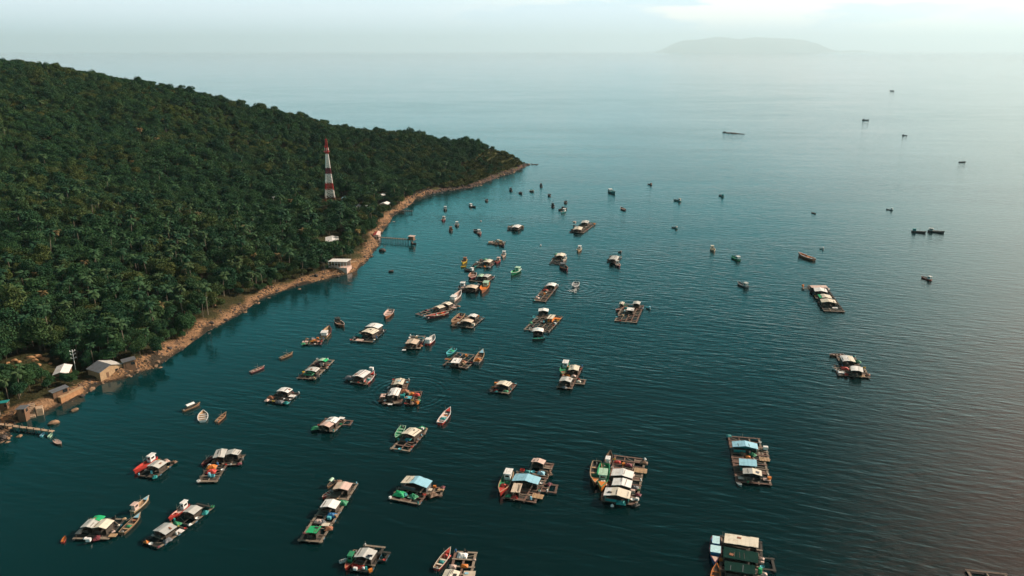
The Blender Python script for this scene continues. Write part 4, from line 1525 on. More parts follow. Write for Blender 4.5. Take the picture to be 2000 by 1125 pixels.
raft('grid pen raft with white roofs at both ends and a tan plank', 'the grid raft with a tan plank',
     [[(1034, 645), (1076, 651), (1088, 622), (1049, 607)]], [([(1051.4, 608), (1071, 608.8), (1072, 603.6), (1052, 603)], 'gable', 'white'), ([(1040, 647.7), (1060.5, 648.6), (1062.4, 642), (1041, 641.3)], 'arch', 'white'),
     ([(1070, 622), (1080, 624), (1083, 616), (1073, 613)], 'flat', 'cream', 'orange')], 'light', 4, [(1089, 622, 'board', 'orange', 1.5), (1058, 628, 'net', 'pink', 0.7), (1062, 630, 'drum', 'cyan', 1.0)], open_=0.8, cell=2.3)
raft('grid pen raft with three small white roofs and a teal boat behind', 'the grid raft with three small roofs',
     [[(1204, 626.5), (1239.5, 629.5), (1259, 597), (1216, 593)]], [([(1223.7, 605.5), (1237, 607.2), (1239.5, 601.4), (1225.5, 600.8)], 'flat', 'white'), ([(1235.8, 593.4), (1249.4, 594.8), (1251.6, 590), (1238, 588.5)], 'gable', 'pale'), ([(1209, 594), (1218, 595), (1220, 590.5), (1211, 590)], 'gable', 'cream')], 'red', 5, [], open_=0.7, cell=2.3)
raft('raft with a pale patched roof below a line of four moored boats', 'the raft with a pale patched roof',
     [[(928, 520.5), (957, 523), (967, 511), (938, 503.5)]], [([(944.6, 511.8), (958, 513.4), (961, 508.3), (949, 506.4)], 'gable', 'cream')], 'wood', 6, [], open_=0.35)
raft('raft with a pale green roof and a cream roof touching', 'the raft with touching green and cream roofs',
     [[(920.5, 548.6), (953.7, 551.6), (961, 541), (932.5, 535)]], [([(932.5, 540), (941.6, 541.2), (944.6, 536.3), (935.5, 535)], 'arch', 'mint'), ([(943.6, 541), (953.7, 542.8), (956.7, 538), (946, 534.2)], 'arch', 'pale')], 'dark', 3, [], open_=0.4)
raft('dark raft with a tan arched roof between two small boats', 'the dark raft with a tan arched roof',
     [[(900, 567.5), (934, 569.7), (938, 557.5), (905, 557)]], [([(909, 562.2), (931, 565), (932.5, 559), (913, 556.8)], 'arch', 'beige')], 'dark', 3, [(934, 556, 'sack', 'white', 1.5)], open_=0.3)
raft('long low reddish raft with one white curved roof at its end', 'the reddish raft with a white curved roof',
     [[(1042, 586.4), (1066, 589), (1087, 558.5), (1068, 556.5)]], [([(1067, 558.2), (1083.7, 559.6), (1087, 554.4), (1070, 552.8)], 'arch', 'white')], 'red', 4, [(1065, 567, 'tarp', 'red', 1.0), (1049, 582, 'net', 'pink', 1.0)], open_=0.55)
raft('dark pen raft with a cream roof at its far end and two boats', 'the dark pen raft with a cream far roof',
     [[(1074.6, 514.6), (1093, 516), (1103, 498), (1086, 496.5)]], [([(1086.7, 499.8), (1102, 501.2), (1103.5, 495.7), (1088.5, 494.5)], 'gable', 'cream')], 'dark', 3, [], open_=0.5)
raft('small dark raft with a white tent roof, between the boats offshore of the pier', 'the small dark raft with a tent roof',
     [[(992, 448), (1022, 448.4), (1022, 441), (993, 440.6)]], [([(1001.5, 444), (1014.5, 446), (1016, 440.5), (1003, 438.5)], 'gable', 'white')], 'dark', 2, [(996, 445, 'box', 'pink', 1.2), (1019, 443, 'box', 'tan', 1.2)], open_=0.3)
raft('tiny dark raft with no roof and a boat at its end', 'the tiny roofless raft',
     [[(956, 475), (979, 479), (983, 473), (960, 469)]], [], 'dark', 4, [(958, 472, 'board', 'pink', 1.4), (973, 471, 'box', 'cream', 1.2)], open_=0.2)
raft('raft ringed with pens, cream roof in front and white roof behind', 'the farthest large raft',
     [[(1118, 454), (1141, 455.5), (1159, 437), (1138, 431)]], [([(1120.5, 448.3), (1136, 449.6), (1137.5, 444), (1122, 443)], 'gable', 'cream'), ([(1135, 435.3), (1148.5, 436.5), (1150.5, 431.8), (1137, 431)], 'gable', 'pale')], 'red', 4, [(1122, 436, 'box', 'pink', 1.6)], open_=0.6)
raft('small raft with white roof and pink boat at its corner', 'the small raft with a pink boat',
     [[(1188, 510), (1207, 512.5), (1212, 501), (1193, 499)]], [([(1190, 507), (1206, 508.5), (1208.5, 501.5), (1193.5, 499.5)], 'arch', 'pale')], 'dark', 3, [], open_=0.4)

# ------------------------------------------------------------------ the boats
BOATS = [
    # near, lower part of the bay
    ('red boat with white cabin moored along the small grey roofed raft', 'cabin', (304, 895), (263, 922), 'red', 'red', 'red', 'white', None, None),
    ('maroon boat behind the raft with twin grey roofs', 'open', (416, 892), (394, 907), 'maroon', 'maroon', 'brown', None, None, None),
    ('long cream boat with pink roofed cabin and blue bow', 'cabin', (258, 1001), (290, 971.5), 'tan', 'cream', 'tan', 'pink', 'sky', None),
    ('dark wooden boat with yellow rim and blue bow by the green tarpaulin raft', 'open', (238, 1043), (273.5, 1006), 'brown', 'tan', 'dark', None, 'sky', [('net', 'green', -0.12), ('crate', 'red', 0.2)]),
    ('long red boat with white cabin beside the dark pen raft', 'cabin', (367, 987), (331, 1014), 'red', 'red', 'pink', 'white', 'red', [('tarp', 'red', 0.16)]),
    ('tiny red rowing boat alone near the bottom corner', 'dinghy', (122, 1059), (127, 1048), 'red', 'rust', 'orange', None, None, None),
    ('small boat with white canopy and outrigger poles', 'canopy', (357, 803), (389.5, 788), 'brown', 'tan', 'dark', 'white', None, None),
    ('white open dinghy between two small wooden boats', 'dinghy', (396, 823), (396.8, 804), 'white', 'white', 'tan', None, None, None),
    ('red brown boat with white engine cover and steering pole', 'open', (423, 825), (441, 807), 'rust', 'tan', 'brown', None, None, [('sack', 'white', -0.25)]),
    ('slim red boat with orange outboard cover beyond the jetty', 'open', (489, 728), (515.5, 716), 'maroon', 'pink', 'brown', None, None, [('sack', 'orange', -0.4)]),
    ('slim brown boat with raised bow beyond the jetty', 'open', (547, 701), (571, 689), 'brown', 'tan', 'dark', None, None, None),
    ('short reddish boat with dark cabin, two hulls from the shore', 'cabin', (657, 627), (671, 637), 'rust', 'pink', 'brown', 'dark', None, None),
    ('rounded salmon boat with lifted bow and a thin pole', 'open', (764, 607), (753, 621), 'rust', 'pink', 'pink', None, 'pink', None),
    ('little brown boat with white cabin tied to the low pontoon', 'cabin', (632, 660), (643, 641), 'tan', 'maroon', 'tan', 'white', None, None),
    ('red bowed boat with tarpaulin behind the raft with a tall pale tank', 'open', (715, 749), (730.5, 729), 'red', 'white', 'red', None, 'red', [('tarp', 'teal', -0.2)]),
    ('green boat moored at the raft with a broad cream gable', 'open', (788, 834), (773, 857), 'green', 'mint', 'green', None, 'green', None),
    ('slender red and white boat carrying orange sacks and teal tarpaulin', 'open', (859, 829), (879, 801), 'red', 'white', 'pink', None, 'red', [('tarp', 'teal', -0.18), ('sack', 'orange', 0.08)]),
    ('tubby red boat beside the long raft with a green roof', 'open', (648, 959), (630, 971), 'red', 'cream', 'red', None, 'red', [('sack', 'white', -0.05)]),
    ('small boat under a pale green canopy behind the pinkish roof', 'canopy', (653, 939), (640, 951), 'brown', 'tan', 'dark', 'mint', None, None),
    ('red bowed boat with green midships by the solar panel raft', 'fore', (697, 1077), (675, 1111), 'red', 'tan', 'brown', 'green', 'red', [('net', 'teal', -0.2)]),
    ('white dinghy nosing the red boat at the solar panel raft', 'dinghy', (665, 1097), (678, 1092), 'white', 'white', 'pale', None, None, None),
    ('long red bowed boat with a cream rim beside the bottom edge pen raft', 'open', (852, 1113), (879, 1074), 'red', 'cream', 'brown', None, 'red', [('net', 'teal', -0.12), ('tarp', 'red', 0.2)]),
    ('red nosed boat with green deck beside the wide blue roof', 'cabin', (996, 926), (977, 967), 'red', 'tan', 'green', 'white', 'red', [('tarp', 'red', 0.12)]),
    ('narrow dark boat with orange bow, outermost at the three roofed raft', 'open', (1166, 906), (1161.5, 948), 'rust', 'tan', 'dark', None, 'orange', [('net', 'green', 0.1)]),
    ('boat with bright green deck and orange bow at the three roofed raft', 'fore', (1181, 911), (1174, 957.5), 'orange', 'green', 'bright', 'mint', 'orange', [('tarp', 'cream', 0.22)]),
    ('blue and white cabin boat behind the three roofed raft', 'cabin', (1186, 910), (1192, 884), 'deepblue', 'brown', 'brown', 'white', None, None),
    ('boat with two pale blue roofs moored along the shade net raft', 'double', (1398, 1054), (1396, 1103), 'deepblue', 'maroon', 'deepblue', 'ice', 'pink', None),
    ('orange boat bow at the bottom edge beside the shade net raft', 'open', (1395, 1148), (1399.5, 1105), 'orange', 'orange', 'brown', None, None, None),
    ('tiny oval boat off the corner of the raft with two turquoise roofs', 'dinghy', (1440.5, 942), (1448, 947), 'pale', 'white', 'pale', None, None, None),
    # right
    ('pink boat with raised stern at the raft with rounded white roofs', 'open', (1649, 693.5), (1621, 693), 'rust', 'pink', 'brown', None, None, None),
    ('white sided boat in front of the raft with rounded white roofs', 'open', (1650, 729), (1626, 718), 'white', 'pale', 'brown', None, None, None),
    ('orange decked wooden boat with white sides in open water', 'open', (1590, 508.5), (1560, 497), 'rust', 'white', 'orange', None, None, [('tarp', 'orange', -0.08)]),
    ('small pale boat just behind the orange decked boat', 'cabin', (1609, 486), (1601, 484), 'white', 'pale', 'teal', 'white', None, None),
    ('beige boat with tall wheelhouse and frames in open water', 'cabin', (1387, 480), (1398, 495), 'tan', 'cream', 'tan', 'cream', None, None),
    ('green boat with white cabin beside the tall beige boat', 'cabin', (1446, 509), (1427, 500), 'green', 'teal', 'green', 'white', None, None),
    ('small grey boat alone below the green boat', 'cabin', (1460, 561), (1441, 552), 'slate', 'grey', 'slate', 'pale', None, None),
    ('small red and white boat alone near the right edge', 'cabin', (1819, 547), (1800, 540), 'red', 'pink', 'slate', 'white', None, None),
    ('long dark boat with green wheelhouse, nose to tail with another', 'cabin', (1780, 452), (1808, 454), 'dark', 'brown', 'dark', 'teal', None, None),
    ('long pale boat moored nose to tail behind the green wheelhouse', 'cabin', (1812, 451), (1844, 454), 'dark', 'pale', 'brown', 'pale', None, None),
    ('small boat with white roof above the nose to tail pair', 'cabin', (1744, 410), (1731, 408), 'slate', 'pale', 'slate', 'white', None, None),
    ('very small dark boat with two masts right of centre', 'open', (1593, 417), (1585, 414.5), 'dark', 'brown', 'dark', None, None, None),
    ('dark green boat nearest to the right end of the reef', 'cabin', (1413, 384), (1404, 381), 'teal', 'slate', 'dark', 'teal', None, None),
    ('teal and white boat with long cabin halfway to the headland tip', 'cabin', (1330, 393), (1316, 390), 'teal', 'slate', 'dark', 'pale', None, None),
    ('dark rounded boat with a pale roof and mooring rope', 'cabin', (1323, 446), (1312, 443), 'teal', 'slate', 'dark', 'pale', None, None),
    ('tiny dark boat with a reddish top, alone toward the open sea', 'cabin', (1273, 361), (1265, 359), 'dark', 'brown', 'dark', 'rust', None, None),
    ('boat with white cabin and teal hull facing the headland', 'cabin', (1190, 373), (1201, 378), 'teal', 'slate', 'teal', 'white', None, None),
    ('reddish boat with a white pole, below the teal hulled boat', 'open', (1222, 411), (1211, 405), 'maroon', 'pink', 'dark', None, None, None),
    # far boats on the open sea
    ('faint grey vessel closest to the horizon', 'cabin', (1746, 178), (1738, 177), 'slate', 'grey', 'slate', 'grey', None, None),
    ('dark fishing vessel under the faint grey vessel', 'cabin', (1684, 234.5), (1697, 234.5), 'dark', 'slate', 'dark', 'slate', None, None),
    ('tiny dark boat on the far sea beyond the reef', 'cabin', (1762, 264.5), (1772, 264.5), 'dark', 'slate', 'dark', 'slate', None, None),
    ('low dark boat on the far sea nearest the right edge', 'open', (1873, 316.5), (1886, 316), 'dark', 'slate', 'dark', None, None, None),
    # middle cluster
    ('white and salmon boat with raised bow by the slim raft', 'cabin', (883, 589), (900, 572), 'pink', 'white', 'pink', 'white', None, None),
    ('boat heaped with orange tarpaulin along the slim raft', 'open', (874, 612), (834, 621), 'maroon', 'cream', 'red', None, None, [('tarp', 'orange', -0.2), ('net', 'maroon', 0.2)]),
    ('brown boat loaded with gear at the raft with a brown arched roof', 'open', (903, 616), (883, 634), 'brown', 'tan', 'brown', None, None, [('tarp', 'rust', 0.1), ('net', 'maroon', -0.2)]),
    ('white cabin boat with a red side by the beige sloping roof', 'cabin', (834, 673), (848, 657), 'red', 'white', 'pale', 'white', None, None),
    ('teal boat at the corner of the square open pen raft', 'open', (888, 682), (873, 694), 'teal', 'cyan', 'teal', None, 'cyan', [('net', 'bright', -0.15)]),
    ('blue bowed boat carrying an orange heap at the square open pen raft', 'open', (930, 711), (943, 688), 'slate', 'tan', 'brown', None, 'sky', [('tarp', 'orange', -0.22)]),
    ('small teal boat off the side of the grid raft with a tan plank', 'dinghy', (1047, 623), (1042, 617), 'teal', 'cyan', 'teal', None, None, None),
    ('small pale boat at the near corner of the grid raft with a tan plank', 'dinghy', (1039, 646), (1035, 640), 'white', 'pale', 'teal', None, None, None),
    ('dark boat with green gear in front of the grid raft', 'open', (1064, 660), (1040, 662), 'dark', 'teal', 'green', None, None, [('crate', 'red', 0.1)]),
    ('bright teal boat behind the grid raft with three small roofs', 'cabin', (1270, 603), (1262, 599), 'teal', 'cyan', 'cyan', 'sky', None, None),
    ('maroon boat on the shoreward side of the grid raft with three small roofs', 'open', (1215, 601), (1203, 606), 'maroon', 'pink', 'maroon', None, None, None),
    ('green boat with orange heap by the raft with two white roofs', 'cabin', (1106, 712), (1098, 735), 'rust', 'green', 'green', 'white', 'rust', None),
    ('green and white motor boat under way between the rafts', 'cabin', (1014, 527), (999, 536), 'green', 'white', 'bright', 'mint', None, None),
    ('boat with pale cabin anchored above the motor boat', 'cabin', (986, 493), (980.5, 504), 'pink', 'cream', 'rust', 'white', None, None),
    ('yellow boat highest of the yellow and dark boats in line', 'cabin', (911, 506), (902, 516), 'yellow', 'yellow', 'brown', 'rust', None, None),
    ('yellow float boat just below the yellow boat', 'dinghy', (910, 520), (900, 520.5), 'yellow', 'yellow', 'yellow', None, None, None),
    ('dark boat with a white top in line below the yellow boats', 'cabin', (925, 530), (907, 525), 'dark', 'slate', 'dark', 'white', None, None),
    ('reddish boat against the raft with touching green and cream roofs', 'open', (925, 535), (920, 546), 'maroon', 'pink', 'rust', None, None, None),
    ('orange boat with green roof beside the dark tan roofed raft', 'cabin', (951, 555), (941, 571), 'rust', 'orange', 'orange', 'mint', None, None),
    ('white roofed boat at the shore end of the dark tan roofed raft', 'cabin', (905, 557), (898, 567), 'dark', 'slate', 'dark', 'white', None, None),
    ('dark blunt boat beside the raft with a pale patched roof', 'open', (932, 514), (926, 522), 'teal', 'dark', 'dark', None, None, None),
    ('red boat at the seaward end of the raft with a pale patched roof', 'cabin', (975, 507), (969, 515), 'maroon', 'red', 'rust', 'pink', None, None),
    ('small motor boat throwing up white spray', 'open', (1126, 553), (1122, 563), 'slate', 'white', 'slate', None, None, None),
    ('white boat against the dark pen raft with a cream far roof', 'cabin', (1105, 499), (1098, 514), 'pink', 'cream', 'cream', 'white', None, None),
    ('reddish boat trailing from the dark pen raft with a cream far roof', 'cabin', (1097, 519), (1107, 528), 'maroon', 'rust', 'dark', 'slate', None, None),
    ('cream sided boat with dark bow, alone above the motor boat wake', 'cabin', (1135, 481), (1127, 495), 'tan', 'cream', 'tan', 'white', None, None),
    ('pink boat at the corner of the small white roofed raft', 'cabin', (1202, 511), (1212, 524), 'maroon', 'pink', 'pink', 'pale', None, None),
    ('small dark boat behind the small raft with a pink boat', 'cabin', (1213, 492.5), (1208, 491), 'dark', 'tan', 'dark', 'rust', None, None),
    ('small boat at the end of the tiny roofless raft', 'cabin', (976, 475), (984, 480), 'maroon', 'rust', 'dark', 'tan', None, None),
    # small boats off the headland
    ('small dark boat nearest the headland rocks', 'cabin', (996, 369), (1000, 374), 'dark', 'slate', 'dark', 'slate', None, None),
    ('small dark boat with a pole, second out from the headland rocks', 'open', (1014, 375), (1020, 379), 'dark', 'slate', 'dark', None, None, None),
    ('dark boat with a pale rim between two masted boats off the headland', 'dinghy', (1036, 371), (1042, 374.5), 'dark', 'pale', 'teal', None, None, None),
    ('tall masted boat pair off the headland tip', 'cabin', (1055, 359), (1059, 367), 'dark', 'slate', 'dark', 'slate', None, None),
    ('narrow dark boat end on, seaward of the tall masted boat', 'open', (1072, 378), (1074, 384), 'dark', 'slate', 'dark', None, None, None),
    ('dark boat end on, below the narrow dark boat', 'cabin', (1078, 399), (1082, 406), 'dark', 'slate', 'dark', 'dark', None, None),
    ('very narrow boat behind the dark raft like boat', 'open', (1105, 392), (1104.5, 397.5), 'dark', 'slate', 'dark', None, None, None),
    ('broad dark work boat with gear, tied to a white boat', 'fore', (1092, 410), (1107, 407), 'dark', 'brown', 'dark', 'dark', None, None),
    ('white boat tied below the broad dark work boat', 'cabin', (1104, 411), (1096, 416), 'teal', 'white', 'dark', 'white', None, None),
    ('thin dark boat with a forward pole near the wooded shore', 'open', (951, 388), (950, 395), 'dark', 'slate', 'dark', None, None, None),
    ('dark boat with a white top, lying across below the thin boat', 'cabin', (917, 402), (929, 404), 'dark', 'slate', 'dark', 'white', None, None),
    ('tiny dark boat with white cap nearest the wooded shore', 'cabin', (870, 406), (869, 412), 'dark', 'slate', 'dark', 'white', None, None),
    ('little pinkish boat above the pier end', 'cabin', (868, 426), (864, 432), 'maroon', 'pink', 'rust', 'pale', None, None),
    ('small boat with a pale cabin above the dark buoy boat', 'cabin', (892, 435), (893, 444), 'dark', 'pink', 'dark', 'white', None, None),
    ('small dark boat end on, off the pier', 'cabin', (880, 446), (881, 454), 'dark', 'brown', 'dark', 'rust', None, None),
    ('black boat tied to the little rose boat', 'dinghy', (928, 449), (933, 453), 'dark', 'slate', 'dark', None, None, None),
    ('little rose boat with pale cabin tied behind a black boat', 'cabin', (934, 450), (938.5, 461), 'maroon', 'pink', 'rust', 'white', None, None),
    ('little boat moored under the pier head hut', 'cabin', (803, 474.5), (813, 475.5), 'maroon', 'slate', 'brown', 'pink', None, None),
    # at the jetty
    ('pale blue skiff lying beside the stone jetty', 'dinghy', (80, 852), (86, 845), 'cyan', 'sky', 'sky', None, None, None),
    ('pale green skiff at the end of the stone jetty', 'dinghy', (95, 854), (101, 846), 'mint', 'mint', 'mint', None, None, None),
    ('pink decked round boat off the end of the stone jetty', 'open', (107, 860), (119, 867), 'rust', 'pink', 'pink', None, 'pink', None),
]
for lb, kd, s_, b_, hc, gc, dc, cb, bc, ld in BOATS:
    big = at(*s_).length
    nm = {'dinghy': 'rowing_boat'}.get(kd, 'fishing_boat')
    boat(lb, kd, s_, b_, hc, gc, dc, cb, bc, ld, name=nm, beam=0.46 if kd == 'dinghy' else (0.36 if math.dist(s_, b_) < 22 else 0.27))

# the red barge alongside the raft with cream and white roofs
raft('red barge heaped with orange and red sacks under a small teal roof', 'the red barge', [[(792, 787), (817, 790.7), (821, 764), (801, 766)]],
     [([(791, 778), (803, 779), (804.5, 774.5), (793, 773.5)], 'flat', 'cyan')], 'red', 3, [(804, 769.5, 'tarp', 'orange', 0.8), (813, 771, 'tarp', 'red', 0.9), (814, 783, 'net', 'rust', 0.9)], open_=0.1, name='cargo_barge')
p = at(1195.6, 988.7)
item('buoy', 'white', (p.x, p.y, 0), '', 0, 1.2, 'white buoy floating in front of the three roofed raft')
p = at(939, 432)
item('buoy', 'pink', (p.x, p.y, 0), '', 0, 1.4, 'small pale buoy above the little rose boat')
p = at(1055.5, 479.5)
item('buoy', 'white', (p.x, p.y, 0), '', 0, 1.5, 'white buoy alone above the dark pen raft')


# ------------------------------------------------------------------ foam of the moving boats
def foam(label, pts, w0, w1, seed, dens=1.0):
    g = random.Random(seed)
    b = MB()
    P = [at(x, y, 0) for x, y in pts]
    for i in range(len(P) - 1):
        n = max(3, int((P[i + 1] - P[i]).length * 2.2 * dens))
        for k in range(n):
            t = (i + k / n) / (len(P) - 1)
            q = P[i].lerp(P[i + 1], k / n)
            w = w0 + (w1 - w0) * t
            x, y = q.x + g.gauss(0, w * 0.3), q.y + g.gauss(0, w * 0.3)
            r = g.uniform(0.12, 0.42) * (0.5 + 0.5 * min(w, 1.4))
            m = g.randint(5, 8)
            vs = [(x + r * g.uniform(0.5, 1.2) * math.cos(6.283 * j / m), y + r * g.uniform(0.5, 1.2) * math.sin(6.283 * j / m), 0.05 + 0.004 * (k % 5)) for j in range(m)]
            b.add(vs, [tuple(range(m))], M_FOAM)
    tag(b.build('foam'), label, 'foam', kind='stuff')


foam('white churned water behind the small motor boat', [(1122, 563), (1121, 566), (1119, 570)], 2.6, 4.0, 1, 5.0)
foam('white streak of a distant speeding boat', [(1892, 215), (1905, 213.5), (1918, 211.5)], 1.5, 9, 2, 1.0)

# ------------------------------------------------------------------ on the shore: mast, houses, piers, walls, rocks
def lattice_tower():
    p = land(645, 394)
    H, w0, w1 = 49.0, 7.6, 1.7
    root = empty('lattice_tower', p, 0.35)
    tag(root, 'tall red and white banded lattice mast rising from the trees', 'tower')

    def half(t):
        return (w0 + (w1 - w0) * min(t / 0.76, 1) ** 0.86) / 2 if t < 0.76 else w1 / 2 * (1 - 0.35 * (t - 0.76) / 0.24)
    cols = {'rust': mat('rusty_steel', (0.20, 0.075, 0.035), 0.7, 0.5, 1.0), 'white': mat('white_steel', (0.80, 0.76, 0.68), 0.5, 0.15, 1.0), 'red': mat('red_steel', (0.42, 0.02, 0.018), 0.5, 0.3, 1.0),
            'maroon': mat('maroon_steel', (0.17, 0.02, 0.03), 0.5, 0.3, 1.0)}
    bands = [(0.0, 0.075, 'rust', 1), (0.075, 0.196, 'white', 2), (0.196, 0.305, 'red', 2), (0.305, 0.45, 'white', 3), (0.45, 0.545, 'maroon', 3), (0.545, 0.765, 'white', 7), (0.765, 0.85, 'red', 4), (0.85, 1.0, 'red', 6)]
    for a, e, c, n in bands:
        b = MB()
        for k in range(n):
            t0, t1 = a + (e - a) * k / n, a + (e - a) * (k + 1) / n
            h0, h1 = half(t0), half(t1)
            q0 = [(sx * h0, sy * h0, t0 * H) for sx, sy in ((-1, -1), (1, -1), (1, 1), (-1, 1))]
            q1 = [(sx * h1, sy * h1, t1 * H) for sx, sy in ((-1, -1), (1, -1), (1, 1), (-1, 1))]
            for i in range(4):
                j = (i + 1) % 4
                r = 0.28 if t0 < 0.76 else 0.19
                b.bar(q0[i], q1[i], r)
                b.bar(q0[i], q1[j], r * 0.55)
                b.bar(q0[j], q1[i], r * 0.55)
                b.bar(q1[i], q1[j], r * 0.55)
                m0 = [(q0[i][s] + q0[j][s]) / 2 for s in range(3)]
                if t0 < 0.5:
                    b.bar(m0, q1[i], r * 0.5)
                    b.bar(m0, q1[j], r * 0.5)
        b.build('lattice_section', cols[c], root)
    b = MB()
    z = 0.80 * H
    b.box((0, 0, z), (4.4, 4.4, 0.16))
    for s in (-2.1, 2.1):
        b.box((s, 0, z + 1.0), (0.1, 4.4, 0.1))
        b.box((0, s, z + 1.05), (4.4, 0.1, 0.1))
    b.build('platform', cols['red'], root)
    b = MB()
    b.bar((0, 0, H * 0.99), (0, 0, H + 2.2), 0.09)
    b.build('antenna', cols['red'], root)
    for k in range(3):
        a = 2.1 * k + 0.4
        b = MB()
        b.box((1.5 * math.cos(a), 1.5 * math.sin(a), z + 2.0), (0.3, 0.3, 2.3), None, a)
        b.build('panel_antenna', cols['white'], root)
    for k, (t, a) in enumerate(((0.88, 3.4), (0.83, 0.2))):
        b = MB()
        b.bar((0.9 * math.cos(a), 0.9 * math.sin(a), t * H), (1.5 * math.cos(a), 1.5 * math.sin(a), t * H), 0.75, None, 14)
        b.build('dish', cols['white' if k else 'red'], root)


lattice_tower()


def house(label, corners, kind, cols, wall, h=3.2, name='house', open_front=False, rise=None, cat='house', zr=None):
    mx = sum(c[0] for c in corners) / len(corners)
    my = sum(c[1] for c in corners) / len(corners)
    zb = land(mx, my + 4).z
    for _ in range(3):
        ctr, t, w, d = quad(corners, zb + h)
        zb = max(gz(ctr.x, ctr.y), 0.6) if zr is None else zr - h
    root = empty(name, (ctr.x, ctr.y, zb), t)
    tag(root, label, cat)
    lw, ld = max(w - 0.8, 1.2), max(d - 0.8, 1.2)
    wm_ = paint(wall)
    drop = 3.0
    b = MB()
    if open_front:
        b.box((0, ld / 2 - 0.1, h / 2 - 0.3), (lw, 0.2, h + 0.6))
        b.box((0, 0, -drop / 2), (lw + 0.6, ld + 0.6, drop + 0.3))
        b.build('wall', wm_, root)
        for k in range(7):
            q = MB()
            q.bar((-lw / 2 + lw * k / 6, -ld / 2, 0), (-lw / 2 + lw * k / 6, -ld / 2, h), 0.13, None, 8)
            q.build('post', paint('white'), root)
    else:
        b.box((0, 0, (h - drop) / 2 - 0.05), (lw, ld, h + drop))
        wl = b.build('wall', wm_, root)
        q = MB()
        q.box((-lw * 0.18, -ld / 2 - 0.02, 1.05), (0.95, 0.08, 2.1))
        q.build('door', paint('brown'), root)
        for x in (0.22, 0.38):
            q = MB()
            q.box((lw * x, -ld / 2 - 0.02, 1.6), (min(1.1, lw * 0.14), 0.08, 1.1))
            q.build('window', M_GLASS, root)
        q = MB()
        q.box((lw / 2 + 0.02, 0, 1.6), (0.08, min(1.3, ld * 0.4), 1.1))
        q.build('window', M_GLASS, root)
    rise = rise if rise is not None else {'gable': 0.16 * w, 'shed': 0.07 * w, 'flat': 0.06}[kind]
    if isinstance(cols, str):
        cols = [(1.0, cols)]
    acc, bands, cuts = 0, [], {-0.5, 0.0, 0.5}
    for f, c in cols:
        bands.append((acc - 0.5, acc + f - 0.5, c))
        acc += f
        cuts.add(round(acc - 0.5, 4))
    cuts = sorted(cuts)

    def zf(u):
        return rise * (1 - 2 * abs(u)) if kind == 'gable' else (rise * (u + 0.5) if kind == 'shed' else rise)
    r = MB()
    for a, e in zip(cuts[:-1], cuts[1:]):
        if e - a < 1e-3:
            continue
        c = next(q for lo, hi, q in bands if lo - 1e-3 <= (a + e) / 2 <= hi + 1e-3)
        vs = [(a * w, -d / 2, h + zf(a)), (e * w, -d / 2, h + zf(e)), (e * w, d / 2, h + zf(e)), (a * w, d / 2, h + zf(a))]
        vs += [(x, y, z + 0.12) for x, y, z in vs]
        r.add(vs, [(0, 3, 2, 1), (4, 5, 6, 7), (0, 1, 5, 4), (1, 2, 6, 5), (2, 3, 7, 6), (3, 0, 4, 7)], sheet(c))
    if kind == 'gable' and not open_front:
        for y in (-ld / 2 + 0.06, ld / 2 - 0.06):
            r.add([(-lw / 2, y, h - 0.05), (lw / 2, y, h - 0.05), (0, y, h + rise * 0.93)], [(0, 1, 2)], wm_)
    r.build('roof', None, root)
    return root


house('large house with slate grey and pale roof slopes above the bank', [(191, 732), (237, 711.5), (216, 701), (175, 720.5)], 'gable', [(0.5, 'slate'), (0.5, 'pale')], 'tan', 3.0, zr=4.1)
house('white roofed shed half hidden by trees beside a utility pole', [(108, 732), (137, 731.5), (137, 714.5), (106, 715)], 'gable', 'white', 'brown', 3.0, 'shed', cat='shed')
house('long low dark roofed shed behind the large grey house', [(230, 706.5), (263, 695), (264, 689.5), (240, 695)], 'shed', 'slate', 'brown', 2.6, 'shed', cat='shed')
house('low dark roof just above the orange sea wall', [(99, 771), (132, 757.5), (130, 751.5), (97, 764)], 'shed', 'slate', 'brown', 2.2, 'shed', cat='shed', zr=4.6)
house('open sided pavilion with long white roof on a stone terrace', [(641, 510.5), (676, 513), (687, 507), (649, 504.8)], 'shed', 'white', 'pink', 3.2, 'pavilion', True, 0.5, 'pavilion')
house('house with broad white roof among palms above the pavilion', [(638, 475), (656, 474), (667, 461.5), (633, 465)], 'gable', [(0.7, 'white'), (0.3, 'pale')], 'white', 3.2, rise=0.8)
house('small house with red and pink roof at the head of the pier', [(730, 460), (743, 461), (741, 453), (731, 452)], 'gable', [(0.5, 'red'), (0.5, 'pink')], 'pink', 3.0)
house('white roofed hut highest above the small pier', [(740, 382.5), (752, 383), (752.5, 379), (741, 378.5)], 'gable', 'white', 'white', 2.6, 'hut', cat='hut')
house('long white roofed hut just above the small pier', [(744, 398.5), (759.5, 401), (760.5, 397), (745, 395)], 'gable', 'white', 'pink', 2.6, 'hut', cat='hut')
house('small blue roofed hut behind the foot of the mast', [(666, 387.5), (680, 387), (681, 384.5), (668, 384)], 'gable', 'sky', 'white', 2.6, 'hut', cat='hut')
house('pale roofed hut in the trees between the mast and the shore', [(691, 405), (703, 405.5), (704, 400), (694, 399.5)], 'gable', 'pale', 'white', 2.8, 'hut', cat='hut')
house('flat white equipment hut at the foot of the mast', [(641, 398), (651, 398.5), (657, 395), (646, 394.5)], 'flat', 'white', 'white', 2.4, 'hut', cat='hut')
house('hut with grey blue roof by the concrete steps', [(33, 799), (52, 803.5), (52, 793), (38, 790)], 'shed', 'slate', 'brown', 2.4, 'hut', cat='hut', zr=4.6)
house('hut with faded teal roof at the edge of the picture', [(-4, 789), (16, 788), (17, 783), (-3, 783)], 'shed', 'teal', 'brown', 2.6, 'hut', cat='hut')
